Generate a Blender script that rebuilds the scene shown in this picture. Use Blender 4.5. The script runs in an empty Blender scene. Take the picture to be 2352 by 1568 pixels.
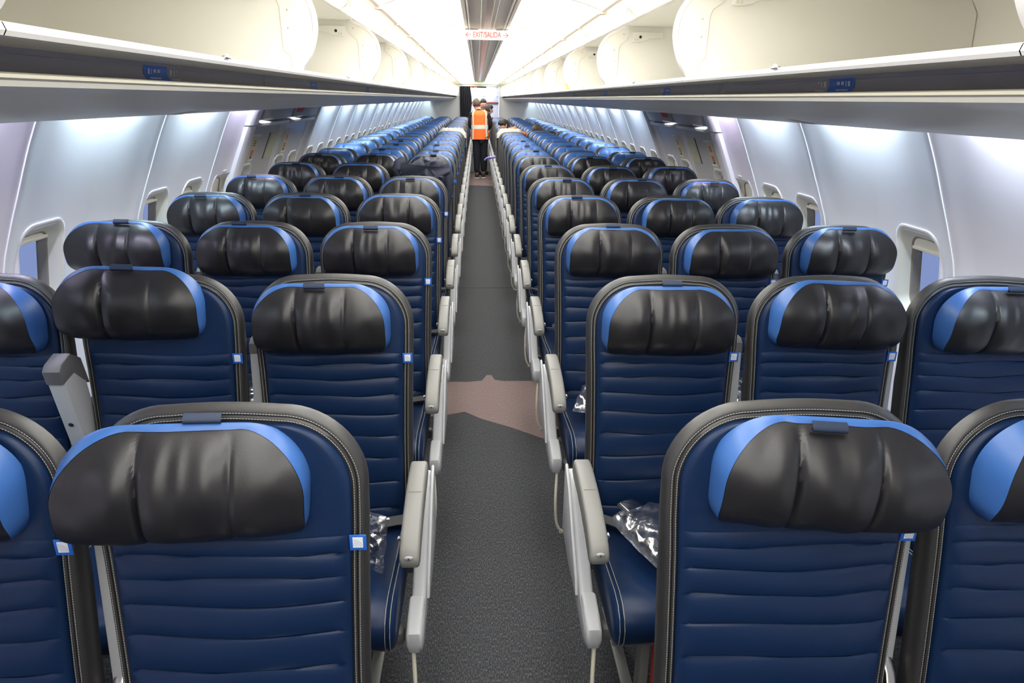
import bpy, bmesh, math, random
from mathutils import Vector, Matrix, Euler
C = bpy.context.scene.collection
PI = math.pi
sin, cos = math.sin, math.cos

# ------------------------------------------------------------------ camera
H = 1.66
cam_data = bpy.data.cameras.new('camera')
cam = bpy.data.objects.new('camera', cam_data); C.objects.link(cam)
cam_data.sensor_width = 36.0
cam_data.lens = 1568.0 / 2352.0 * 36.0
cam_data.clip_start = 0.02; cam_data.clip_end = 200
pitch, yaw, roll = 0.3409468, 0.0534004, 0.0161869
F = Vector((sin(yaw)*cos(pitch), cos(yaw)*cos(pitch), -sin(pitch)))
R0 = Vector((cos(yaw), -sin(yaw), 0)); U0 = R0.cross(F)
Rr = R0*cos(roll) + U0*sin(roll); Ur = -R0*sin(roll) + U0*cos(roll)
M = Matrix(((Rr.x, Ur.x, -F.x), (Rr.y, Ur.y, -F.y), (Rr.z, Ur.z, -F.z)))
cam.matrix_world = Matrix.Translation((-0.06688, 0, H)) @ M.to_4x4()
bpy.context.scene.camera = cam

# ------------------------------------------------------------------ view + world
vs = bpy.context.scene.view_settings
vs.view_transform = 'Standard'; vs.look = 'None'; vs.exposure = 0.10; vs.gamma = 1.0
vs.use_curve_mapping = False
w = bpy.data.worlds.new('world'); bpy.context.scene.world = w; w.use_nodes = True
w.node_tree.nodes['Background'].inputs[0].default_value = (0.30, 0.38, 0.62, 1)
w.node_tree.nodes['Background'].inputs[1].default_value = 0.9

Y_FRONT, Y_END = -0.61, 20.67       # bin seams at 0.91 + 1.52 k
BIN = 1.52
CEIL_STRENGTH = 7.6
COVE_W = 16.0
WASH_W = 14.0

def area(name, loc, rot, sx, sy, power, color):
    l = bpy.data.lights.new(name, 'AREA'); l.shape = 'RECTANGLE'; l.size = sx; l.size_y = sy
    l.energy = power; l.color = color
    o = bpy.data.objects.new(name, l); C.objects.link(o); o.location = loc; o.rotation_euler = rot
    return o
# fluorescent tubes lying on top of the overhead bins, behind the raised doors
for s in (-1, 1):
    area('cove_lamp', (s*0.98, 10.1, 2.085), (0, s*math.radians(152), 0), 0.05, 21.0, COVE_W*6, (1.0, 0.95, 0.86))
# sidewall wash lamps behind the outer edge of the bins: one per wall panel
wash = []
y = 0.46
PANELS = {}
for s in (-1, 1):
    segs = [(-4.64, -3.62), (-3.62, -2.60), (-2.60, -1.58), (-1.58, -0.56), (0.46-1.02, 0.46), (0.46, 1.47), (1.47, 2.49), (2.49, 3.52), (3.52, 4.42), (4.42, 4.84)]
    seg = 6.98
    while seg < Y_END - 0.3:
        segs.append((seg, min(seg+1.02, Y_END))); seg += 1.02
    PANELS[s] = segs
    for k, (a, b) in enumerate(segs[4:]):
        if s == -1: col = (0.80, 0.76, 1.0) if k in (0, 2, 5) else (0.70, 0.90, 1.0)
        else: col = (0.86, 0.76, 1.0) if k == 5 else ((0.72, 0.88, 1.0) if k != 2 else (0.80, 0.88, 1.0))
        L = (b-a)*0.52
        area('sidewall_lamp', (s*1.450, (a+b)/2, 1.690), (0, s*math.radians(-14), 0), 0.03, L, WASH_W*L, col)

# ------------------------------------------------------------------ helpers
def new_mat(name, col, rough=0.5, metal=0.0, spec=0.5, coat=0.0, bump=None, emis=None, var=None):
    m = bpy.data.materials.new(name); m.use_nodes = True
    nt = m.node_tree; b = nt.nodes['Principled BSDF']
    b.inputs['Base Color'].default_value = (*col, 1); b.inputs['Roughness'].default_value = rough
    b.inputs['Metallic'].default_value = metal; b.inputs['Specular IOR Level'].default_value = spec
    b.inputs['Coat Weight'].default_value = coat; b.inputs['Coat Roughness'].default_value = 0.25
    if emis:
        b.inputs['Emission Color'].default_value = (*emis[0], 1); b.inputs['Emission Strength'].default_value = emis[1]
    tc = None
    if bump or var:
        tc = nt.nodes.new('ShaderNodeTexCoord')
    if bump:
        n = nt.nodes.new('ShaderNodeTexNoise'); n.inputs['Scale'].default_value = bump[0]; n.inputs['Detail'].default_value = 4
        nt.links.new(tc.outputs['Object'], n.inputs['Vector'])
        bp = nt.nodes.new('ShaderNodeBump'); bp.inputs['Strength'].default_value = bump[1]; bp.inputs['Distance'].default_value = bump[2]
        nt.links.new(n.outputs['Fac'], bp.inputs['Height']); nt.links.new(bp.outputs['Normal'], b.inputs['Normal'])
    if var:
        n2 = nt.nodes.new('ShaderNodeTexNoise'); n2.inputs['Scale'].default_value = var[0]; n2.inputs['Detail'].default_value = 3
        nt.links.new(tc.outputs['Object'], n2.inputs['Vector'])
        r = nt.nodes.new('ShaderNodeValToRGB')
        r.color_ramp.elements[0].position = 0.35; r.color_ramp.elements[1].position = 0.65
        r.color_ramp.elements[0].color = (*col, 1); r.color_ramp.elements[1].color = (*var[1], 1)
        nt.links.new(n2.outputs['Fac'], r.inputs['Fac']); nt.links.new(r.outputs['Color'], b.inputs['Base Color'])
    return m

MT = {}
MT['navy'] = new_mat('navy_leather', (0.0036, 0.0150, 0.052), 0.38, spec=0.25, bump=(260, 0.25, 0.0006), var=(5, (0.0048, 0.0185, 0.060)))
MT['navy_soft'] = new_mat('navy_strap', (0.010, 0.022, 0.055), 0.6)
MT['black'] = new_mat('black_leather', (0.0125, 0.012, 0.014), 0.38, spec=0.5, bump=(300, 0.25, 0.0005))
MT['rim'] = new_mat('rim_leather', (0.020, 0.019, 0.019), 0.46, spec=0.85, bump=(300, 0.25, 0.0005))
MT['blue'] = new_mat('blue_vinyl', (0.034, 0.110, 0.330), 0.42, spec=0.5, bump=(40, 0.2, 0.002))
MT['stitch'] = new_mat('cream_thread', (0.36, 0.36, 0.32), 0.7)
MT['grey'] = new_mat('grey_plastic', (0.185, 0.185, 0.172), 0.45, bump=(500, 0.1, 0.0003))
MT['lgrey'] = new_mat('pale_grey_plastic', (0.38, 0.39, 0.41), 0.42)
MT['dgrey'] = new_mat('dark_grey_plastic', (0.12, 0.12, 0.125), 0.45)
MT['cream_tube'] = new_mat('cream_tube', (0.60, 0.57, 0.47), 0.4)
MT['chrome'] = new_mat('chrome', (0.75, 0.75, 0.75), 0.15, metal=1.0)
MT['steel'] = new_mat('brushed_steel', (0.45, 0.44, 0.42), 0.3, metal=1.0)
MT['dark'] = new_mat('dark_void', (0.01, 0.01, 0.012), 0.7)
MT['tagblue'] = new_mat('tag_blue', (0.012, 0.11, 0.50), 0.5)
MT['tagwhite'] = new_mat('tag_white', (0.75, 0.78, 0.85), 0.5)
MT['bin'] = new_mat('bin_cream', (0.90, 0.885, 0.81), 0.5, var=(3, (0.91, 0.895, 0.825)))
MT['binwhite'] = new_mat('bin_edge_white', (0.90, 0.88, 0.86), 0.4)
MT['under'] = new_mat('bin_underside_grey', (0.90, 0.87, 0.78), 0.30, spec=0.7, bump=(700, 0.1, 0.0003))
MT['bead'] = new_mat('bin_bead_cream', (0.80, 0.77, 0.62), 0.35)
MT['recess'] = new_mat('bin_recess_violet_grey', (0.22, 0.21, 0.26), 0.5)
MT['placard'] = new_mat('placard_blue', (0.01, 0.10, 0.50), 0.5)
MT['mark'] = new_mat('placard_mark', (0.42, 0.45, 0.50), 0.5)
MT['ceil'] = new_mat('ceiling_white', (0.86, 0.84, 0.78), 0.5)
MT['ceiltrim'] = new_mat('ceiling_trim_beige', (0.90, 0.79, 0.65), 0.45)
MT['ceilcore'] = new_mat('ceiling_core_grey', (0.62, 0.58, 0.56), 0.22, spec=0.7)
MT['headergreen'] = new_mat('header_cream_green', (0.72, 0.80, 0.50), 0.5)
MT['wall'] = new_mat('sidewall_lavender_grey', (0.78, 0.765, 0.82), 0.38, bump=(600, 0.08, 0.0003))
MT['wallrib'] = new_mat('sidewall_joint_white', (0.80, 0.80, 0.84), 0.35)
MT['wframe'] = new_mat('window_reveal_cream', (0.76, 0.75, 0.68), 0.45)
MT['wseal'] = new_mat('window_seal_brown', (0.28, 0.25, 0.21), 0.6)
MT['exitp'] = new_mat('exit_hatch_grey', (0.56, 0.55, 0.57), 0.35)
MT['exitd'] = new_mat('exit_panel_yellowgrey', (0.60, 0.60, 0.44), 0.45)
MT['red'] = new_mat('red_print', (0.60, 0.06, 0.04), 0.5)
MT['redcloth'] = new_mat('red_cloth', (0.40, 0.03, 0.02), 0.7)
MT['part'] = new_mat('partition_grey', (0.42, 0.42, 0.42), 0.5, bump=(200, 0.2, 0.0005))
MT['curtain'] = new_mat('black_curtain', (0.012, 0.013, 0.02), 0.8)
MT['galley'] = new_mat('galley_white', (0.72, 0.74, 0.80), 0.4)
MT['galleyline'] = new_mat('galley_line_blue', (0.30, 0.35, 0.55), 0.4)
MT['signw'] = new_mat('sign_white', (0.80, 0.79, 0.76), 0.4, emis=((1.0, 0.97, 0.93), 0.35))
MT['signr'] = new_mat('sign_red', (0.80, 0.06, 0.03), 0.5, emis=((1.0, 0.10, 0.05), 0.35))
MT['orange_light'] = new_mat('orange_lit_letters', (0.8, 0.2, 0.03), 0.5, emis=((1.0, 0.18, 0.02), 2.0))
MT['skin'] = new_mat('skin', (0.52, 0.30, 0.21), 0.55)
MT['hair'] = new_mat('dark_hair', (0.018, 0.013, 0.010), 0.6, bump=(200, 0.6, 0.002))
MT['hairb'] = new_mat('brown_hair', (0.075, 0.050, 0.034), 0.6, bump=(200, 0.6, 0.002))
MT['vest'] = new_mat('orange_vest', (0.95, 0.16, 0.015), 0.6)
MT['reflect'] = new_mat('reflective_tape', (0.72, 0.72, 0.62), 0.35)
MT['uniform'] = new_mat('dark_navy_uniform', (0.010, 0.012, 0.022), 0.8)
MT['jacket'] = new_mat('charcoal_navy_jacket', (0.022, 0.026, 0.048), 0.75, bump=(300, 0.3, 0.001))
MT['whitecloth'] = new_mat('off_white_cloth', (0.40, 0.39, 0.36), 0.8, bump=(60, 0.3, 0.003))
MT['yellow'] = new_mat('yellow_vinyl', (0.90, 0.62, 0.02), 0.5)
MT['glove'] = new_mat('violet_glove', (0.22, 0.20, 0.62), 0.5)
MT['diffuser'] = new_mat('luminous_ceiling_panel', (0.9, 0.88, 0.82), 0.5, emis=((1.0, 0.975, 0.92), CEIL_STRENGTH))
MT['belt'] = new_mat('belt_webbing_grey', (0.07, 0.07, 0.075), 0.7)

def carpet_mat(name, c0, c1, c2):
    m = bpy.data.materials.new(name); m.use_nodes = True; nt = m.node_tree; b = nt.nodes['Principled BSDF']
    tc = nt.nodes.new('ShaderNodeTexCoord'); mp = nt.nodes.new('ShaderNodeMapping'); mp.inputs['Scale'].default_value = (330, 95, 1)
    nt.links.new(tc.outputs['Object'], mp.inputs['Vector'])
    n = nt.nodes.new('ShaderNodeTexNoise'); n.inputs['Scale'].default_value = 1.0; n.inputs['Detail'].default_value = 3
    nt.links.new(mp.outputs['Vector'], n.inputs['Vector'])
    r = nt.nodes.new('ShaderNodeValToRGB'); e = r.color_ramp.elements
    e[0].position = 0.36; e[0].color = (*c0, 1); e[1].position = 0.52; e[1].color = (*c1, 1)
    e2 = e.new(0.64); e2.color = (*c2, 1)
    nt.links.new(n.outputs['Fac'], r.inputs['Fac']); nt.links.new(r.outputs['Color'], b.inputs['Base Color'])
    b.inputs['Roughness'].default_value = 0.85; b.inputs['Specular IOR Level'].default_value = 0.25
    bp = nt.nodes.new('ShaderNodeBump'); bp.inputs['Strength'].default_value = 0.5; bp.inputs['Distance'].default_value = 0.002
    nt.links.new(n.outputs['Fac'], bp.inputs['Height']); nt.links.new(bp.outputs['Normal'], b.inputs['Normal'])
    return m
MT['carpet'] = carpet_mat('carpet_charcoal_fleck', (0.018, 0.020, 0.028), (0.036, 0.038, 0.044), (0.088, 0.088, 0.078))
MT['carpet2'] = carpet_mat('floor_rose_brown', (0.12, 0.085, 0.085), (0.17, 0.12, 0.115), (0.23, 0.175, 0.16))

def plastic_wrap():
    m = bpy.data.materials.new('clear_plastic_film'); m.use_nodes = True; nt = m.node_tree
    for n in list(nt.nodes): nt.nodes.remove(n)
    out = nt.nodes.new('ShaderNodeOutputMaterial'); mix = nt.nodes.new('ShaderNodeMixShader')
    tr = nt.nodes.new('ShaderNodeBsdfTransparent'); gl = nt.nodes.new('ShaderNodeBsdfGlossy')
    tr.inputs[0].default_value = (0.86, 0.88, 0.93, 1); gl.inputs['Roughness'].default_value = 0.22; gl.inputs[0].default_value = (1, 1, 1, 1)
    tc = nt.nodes.new('ShaderNodeTexCoord'); vo = nt.nodes.new('ShaderNodeTexVoronoi'); vo.inputs['Scale'].default_value = 38; vo.feature = 'DISTANCE_TO_EDGE'
    nt.links.new(tc.outputs['Object'], vo.inputs['Vector'])
    bp = nt.nodes.new('ShaderNodeBump'); bp.inputs['Strength'].default_value = 0.5; bp.inputs['Distance'].default_value = 0.005
    nt.links.new(vo.outputs['Distance'], bp.inputs['Height']); nt.links.new(bp.outputs['Normal'], gl.inputs['Normal'])
    lw = nt.nodes.new('ShaderNodeLayerWeight'); lw.inputs[0].default_value = 0.45
    mr = nt.nodes.new('ShaderNodeMapRange'); mr.inputs[3].default_value = 0.22; mr.inputs[4].default_value = 0.85
    nt.links.new(lw.outputs['Facing'], mr.inputs[0]); nt.links.new(mr.outputs[0], mix.inputs[0])
    nt.links.new(tr.outputs[0], mix.inputs[1]); nt.links.new(gl.outputs[0], mix.inputs[2]); nt.links.new(mix.outputs[0], out.inputs[0])
    return m
MT['film'] = plastic_wrap()
def glass_mat():
    m = new_mat('window_pane', (0.6, 0.68, 0.9), 0.05)
    b = m.node_tree.nodes['Principled BSDF']
    b.inputs['Transmission Weight'].default_value = 1.0; b.inputs['IOR'].default_value = 1.05
    return m
MT['pane'] = glass_mat()

class MB:
    """collects faces with materials and becomes ONE mesh"""
    def __init__(s): s.v = []; s.f = []; s.m = []; s.mats = []
    def mi(s, m):
        m = MT[m] if isinstance(m, str) else m
        if m not in s.mats: s.mats.append(m)
        return s.mats.index(m)
    def add(s, vs_, fs, m):
        o = len(s.v); k = s.mi(m)
        s.v += [tuple(p) for p in vs_]
        for f in fs: s.f.append(tuple(o+i for i in f)); s.m.append(k)
    def grid(s, rows, m, closed=False, flip=False):
        n = len(rows[0]); vs_ = [p for r in rows for p in r]; fs = []
        for i in range(len(rows)-1):
            for j in range(n if closed else n-1):
                a, b, c, d = i*n+j, i*n+(j+1) % n, (i+1)*n+(j+1) % n, (i+1)*n+j
                fs.append((d, c, b, a) if flip else (a, b, c, d))
        s.add(vs_, fs, m)
    def loft(s, rings, m, cap=(True, True), flip=False):
        s.grid(rings, m, True, flip)
        n = len(rings[0])
        if cap[0]: s.add(rings[0], [tuple(range(n)) if flip else tuple(range(n))[::-1]], m)
        if cap[1]: s.add(rings[-1], [tuple(range(n))[::-1] if flip else tuple(range(n))], m)
    def box(s, x0, x1, y0, y1, z0, z1, m, bev=0.0, seg=2):
        bm = bmesh.new(); bmesh.ops.create_cube(bm, size=1.0)
        for v in bm.verts:
            v.co = Vector(((x0+x1)/2+v.co.x*(x1-x0), (y0+y1)/2+v.co.y*(y1-y0), (z0+z1)/2+v.co.z*(z1-z0)))
        if bev: bmesh.ops.bevel(bm, geom=list(bm.edges), offset=bev, segments=seg, profile=0.5, affect='EDGES')
        s.frombm(bm, m)
    def frombm(s, bm, m):
        bm.verts.index_update()
        s.add([v.co[:] for v in bm.verts], [tuple(v.index for v in f.verts) for f in bm.faces], m); bm.free()
    def tube(s, pts, r, m, n=8):
        pts = [Vector(p) for p in pts]; rings = []
        up = Vector((0.13, 0.21, 0.97))
        for i, p in enumerate(pts):
            t = (pts[min(i+1, len(pts)-1)] - pts[max(i-1, 0)]).normalized()
            a = t.cross(up)
            if a.length < 0.05: a = t.cross(Vector((1, 0, 0)))
            a.normalize(); b = t.cross(a)
            rr = r[i] if isinstance(r, (list, tuple)) else r
            rings.append([tuple(p + a*cos(2*PI*k/n)*rr + b*sin(2*PI*k/n)*rr) for k in range(n)])
        s.loft(rings, m)
    def prism(s, poly, x0, x1, m, bev=0.0, axis='x', seg=2):
        """poly of (a,b) in the plane normal to axis, extruded x0..x1"""
        bm = bmesh.new()
        def P(a, b, c):
            return {'x': (c, a, b), 'y': (a, c, b), 'z': (a, b, c)}[axis]
        v0 = [bm.verts.new(P(a, b, x0)) for a, b in poly]; v1 = [bm.verts.new(P(a, b, x1)) for a, b in poly]
        n = len(poly); bm.faces.new(v0); bm.faces.new(v1[::-1])
        for i in range(n): bm.faces.new((v0[i], v1[i], v1[(i+1) % n], v0[(i+1) % n]))
        bmesh.ops.recalc_face_normals(bm, faces=list(bm.faces))
        if bev:
            es = [e for e in bm.edges if (e.verts[0] in v0) == (e.verts[1] in v0)]
            bmesh.ops.bevel(bm, geom=es, offset=bev, segments=seg, profile=0.5, affect='EDGES')
        s.frombm(bm, m)
    def sphere(s, c, r, m, n=12, squash=(1, 1, 1)):
        bm = bmesh.new(); bmesh.ops.create_uvsphere(bm, u_segments=n, v_segments=max(6, n//2+1), radius=1.0)
        for v in bm.verts: v.co = Vector((c[0]+v.co.x*r*squash[0], c[1]+v.co.y*r*squash[1], c[2]+v.co.z*r*squash[2]))
        s.frombm(bm, m)
    def mirror(s):
        o = MB(); o.v = [(-x, y, z) for x, y, z in s.v]; o.f = [f[::-1] for f in s.f]; o.m = list(s.m); o.mats = list(s.mats); return o
    def data(s, name, smooth=35):
        me = bpy.data.meshes.new(name); me.from_pydata(s.v, [], s.f)
        for m in s.mats: me.materials.append(m)
        me.polygons.foreach_set('material_index', s.m)
        me.update()
        if smooth is not None:
            me.polygons.foreach_set('use_smooth', [True]*len(me.polygons))
            bm = bmesh.new(); bm.from_mesh(me)
            bmesh.ops.remove_doubles(bm, verts=bm.verts, dist=1e-5)
            for e in bm.edges:
                if len(e.link_faces) == 2:
                    e.smooth = e.calc_face_angle(0) < math.radians(smooth)
            bm.to_mesh(me); bm.free()
        return me
    def build(s, name, parent=None, smooth=35):
        return put(name, s.data(name, smooth), parent)

def put(name, me, parent=None, loc=None, rot=None):
    o = bpy.data.objects.new(name, me); C.objects.link(o)
    if parent: o.parent = parent
    if loc: o.location = loc
    if rot: o.rotation_euler = rot
    return o
def tag(o, label=None, cat=None, group=None, kind=None):
    if label: o['label'] = label
    if cat: o['category'] = cat
    if group: o['group'] = group
    if kind: o['kind'] = kind
    return o
def thing(name, label, cat, loc=(0, 0, 0), group=None, rotz=0):
    o = bpy.data.objects.new(name, None); C.objects.link(o); o.location = loc; o.rotation_euler = (0, 0, rotz)
    o.empty_display_size = 0.1
    return tag(o, label, cat, group)
def lerp(a, b, t): return a+(b-a)*t
def interp(tab, x):
    if x <= tab[0][0]: return tab[0][1]
    for (a, b), (c, d) in zip(tab, tab[1:]):
        if x <= c: return lerp(b, d, (x-a)/(c-a))
    return tab[-1][1]
def smooth_tab(tab, x):
    # catmull-rom through table points
    n = len(tab)
    if x <= tab[0][0]: return tab[0][1]
    if x >= tab[-1][0]: return tab[-1][1]
    for i in range(n-1):
        if x <= tab[i+1][0]:
            x0, y0 = tab[i]; x1, y1 = tab[i+1]; h = x1-x0; t = (x-x0)/h
            ml = (tab[i+1][1]-tab[i-1][1])/(tab[i+1][0]-tab[i-1][0]) if i > 0 else (y1-y0)/h
            mr = (tab[i+2][1]-tab[i][1])/(tab[i+2][0]-tab[i][0]) if i+2 < n else (y1-y0)/h
            return (2*t**3-3*t*t+1)*y0+(t**3-2*t*t+t)*h*ml+(-2*t**3+3*t*t)*y1+(t**3-t*t)*h*mr

# ------------------------------------------------------------------ setting
WALL = [(-0.02, 1.60), (0.3, 1.73), (0.6, 1.79), (0.8, 1.80), (1.04, 1.775), (1.2, 1.717), (1.32, 1.665), (1.47, 1.600), (1.585, 1.543), (1.70, 1.485), (1.90, 1.37)]
def XW(z): return smooth_tab(WALL, z)

fl = MB(); fl.box(-1.9, 1.9, -4.6, 24.0, -0.05, 0.0, 'carpet')
tag(fl.build('floor', smooth=None), kind='structure')
def floor_patch(pts, z=0.002):
    m = MB(); n = len(pts)
    m.add([(x, y, z) for x, y in pts] + [(x, y, -0.001) for x, y in pts], [tuple(range(n))]+[(i, i+n, (i+1) % n+n, (i+1) % n) for i in range(n)], 'carpet2')
    return tag(m.build('floor_patch', smooth=None), kind='structure')
floor_patch([(-1.0, 3.36), (-0.26, 3.44), (-0.14, 3.49), (-0.05, 3.40), (0.10, 3.30), (0.20, 3.22), (0.30, 3.14), (1.0, 3.10), (1.0, 3.93), (0.10, 3.93), (0.04, 3.95), (0.02, 4.03), (-0.01, 4.03), (-0.04, 3.94), (-0.12, 3.92), (-1.0, 3.93)])
floor_patch([(-0.6, 14.2), (0.6, 14.0), (0.6, 16.4), (-0.6, 16.4)])
tr = MB(); tr.box(-0.9, 0.9, 6.17, 6.185, 0, 0.0025, 'dark')
tag(tr.build('trim_1', smooth=None), kind='structure')

# window centres along the cabin
WINS = {}
for s in (-1, 1):
    ys = [1.72, 2.73, 3.73, 4.22, 4.70] + [5.17, 6.07, 6.53]
    y = 7.20
    while y < Y_END-0.4: ys.append(y); y += 0.508
    WINS[s] = ys
WZ0, WZ1, WHW = 0.80, 1.165, 0.135   # hole bottom, top, half width

def sidewall(s, name):
    m = MB()
    segs = PANELS[s] + [(4.84, 6.98)]
    for (a, b) in segs:
        exitz = a == 4.84
        ws = [y for y in WINS[s] if a <= y < b]
        ys = set([a, b])
        for yw in ws: ys |= {yw-WHW, yw+WHW}
        ys = sorted(ys); fine = []
        for p, q in zip(ys, ys[1:]):
            n = max(1, int((q-p)/0.045)); fine += [lerp(p, q, i/n) for i in range(n)]
        fine.append(ys[-1])
        zs = [-0.02, 0.15, 0.3, 0.45, 0.6, 0.7, 0.8, 0.88, 0.96, 1.04, 1.10, 1.165, 1.22, 1.28, 1.34, 1.40, 1.46, 1.52, 1.58, 1.64, 1.70]
        def X(y, z):
            d = 0.0
            if not exitz:
                # soft flutes: panel bows outward at every window, ridge between
                mid = (a+b)/2; e = min(y-a, b-y)
                d = 0.016*min(1, e/0.10) - 0.010*math.exp(-((y-mid)/0.045)**2)
            else:
                d = 0.03*min(1, min(y-a, b-y)/0.04)
            return s*(XW(z)+d)
        vs_, idx = [], {}
        for i, yy in enumerate(fine):
            for j, z in enumerate(zs):
                idx[i, j] = len(vs_); vs_.append((X(yy, z), yy, z))
        fs = []
        for i in range(len(fine)-1):
            for j in range(len(zs)-1):
                yc = (fine[i]+fine[i+1])/2; zc = (zs[j]+zs[j+1])/2
                if any(abs(yc-yw) < WHW for yw in ws) and WZ0 < zc < WZ1: continue
                f = (idx[i, j], idx[i+1, j], idx[i+1, j+1], idx[i, j+1])
                fs.append(f if s < 0 else f[::-1])
        m.add(vs_, fs, 'exitp' if exitz else 'wall')
    # joint strips
    for (a, b) in PANELS[s]:
        for yy, w_ in ((a, 0.006),):
            if abs(yy-6.98) < 0.01: w_ = 0.02
            zz = [lerp(-0.02, 1.70, i/40) for i in range(41)]
            m.grid([[(s*(XW(z)+0.012), yy-w_, z) for z in zz], [(s*(XW(z)-0.004), yy-w_*0.5, z) for z in zz], [(s*(XW(z)-0.004), yy+w_*0.5, z) for z in zz], [(s*(XW(z)+0.012), yy+w_, z) for z in zz]], 'wallrib', flip=(s > 0))
            m.grid([[(s*(XW(z)+0.001), yy+w_, z) for z in zz], [(s*(XW(z)+0.001), yy+w_+0.004, z) for z in zz]], 'dark', flip=(s > 0))
    tag(m.build(name), kind='structure')
    # pillar before the exits
    p = MB()
    for z0, z1, off in ((0.0, 1.462, 0.030), (1.468, 1.69, 0.036)):
        zz = [lerp(z0, z1, i/24) for i in range(25)]
        ya, yb = 4.84, 4.99
        rows = [[(s*(XW(z)+0.02), ya-0.03, z) for z in zz], [(s*(XW(z)-off*0.7), ya-0.02, z) for z in zz], [(s*(XW(z)-off), ya, z) for z in zz], [(s*(XW(z)-off), yb-0.02, z) for z in zz], [(s*(XW(z)-off*0.6), yb, z) for z in zz], [(s*(XW(z)+0.03), yb, z) for z in zz]]
        p.grid(rows, 'wallrib', flip=(s > 0))
    tag(p.build('trim_%d' % (2 if s < 0 else 3)), kind='structure')
sidewall(-1, 'wall_left'); sidewall(1, 'wall_right')

def rr_loop(hw, z0, z1, r, n=6):
    """rounded rectangle loop in (a, z), centred on a=0"""
    pts = []
    for (cx, cz, a0) in ((hw-r, z1-r, 0), (-hw+r, z1-r, 90), (-hw+r, z0+r, 180), (hw-r, z0+r, 270)):
        for k in range(n+1):
            t = math.radians(a0+90*k/n); pts.append((cx+r*cos(t), cz+r*sin(t)))
    return pts

wn = 0
SHADE = {(-1, 1.72): 0.30, (-1, 2.73): 0.12, (1, 2.73): 0.20, (-1, 3.73): 0.1, (1, 3.73): 0.12}
def window(s, y, k):
    global wn
    wn += 1
    m = MB()
    nz = lambda z, off: s*(XW(z)+off)
    L = []
    for hw, z0, z1, r, off in ((0.160, 0.775, 1.192, 0.085, 0.022), (0.154, 0.780, 1.187, 0.082, 0.0115), (0.148, 0.785, 1.181, 0.079, 0.0105), (0.143, 0.789, 1.177, 0.077, 0.0115)):
        L.append([(nz(z, off), y+a, z) for a, z in rr_loop(hw, z0, z1, r)])
    m.grid(L, 'wall', closed=True, flip=(s > 0))
    L = L[-1:]
    for hw, z0, z1, r, off in ((0.138, 0.795, 1.170, 0.073, 0.015), (0.124, 0.81, 1.155, 0.066, 0.030), (0.112, 0.825, 1.138, 0.060, 0.052)):
        L.append([(nz(z, off), y+a, z) for a, z in rr_loop(hw, z0, z1, r)])
    m.grid(L, 'wframe', closed=True, flip=(s > 0))
    o = m.build('window_%d' % wn, smooth=60); tag(o, kind='structure')
    se = MB()
    L = []
    for hw, z0, z1, r, off in ((0.112, 0.825, 1.138, 0.060, 0.052), (0.106, 0.832, 1.131, 0.056, 0.056), (0.104, 0.834, 1.129, 0.055, 0.085), (0.098, 0.84, 1.123, 0.05, 0.089)):
        L.append([(nz(z, off), y+a, z) for a, z in rr_loop(hw, z0, z1, r)])
    se.grid(L, 'wseal', closed=True, flip=(s > 0)); se.build('window_seal', o)
    g = MB(); lp = [(nz(z, 0.09), y+a, z) for a, z in rr_loop(0.106, 0.83, 1.132, 0.05)]
    g.add(lp, [tuple(range(len(lp)))], 'pane'); g.build('pane', o, smooth=None)
    fr = SHADE.get((s, y), 1.0 if y > 4.5 else 0.15)
    zb = 1.15 - 0.32*fr
    sh = MB()
    zs = [lerp(zb, 1.15, i/5) for i in range(6)]
    sh.grid([[(nz(z, 0.058), y-0.112, z) for z in zs], [(nz(z, 0.054), y, z) for z in zs], [(nz(z, 0.058), y+0.112, z) for z in zs]], 'wframe', flip=(s > 0))
    sh.box(min(nz(zb, 0.046), nz(zb, 0.066)), max(nz(zb, 0.046), nz(zb, 0.066)), y-0.10, y+0.10, zb-0.006, zb+0.008, 'wframe', 0.003)
    sh.build('window_shade', o)
for s in (-1, 1):
    for k, y in enumerate(WINS[s]): window(s, y, k)

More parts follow.
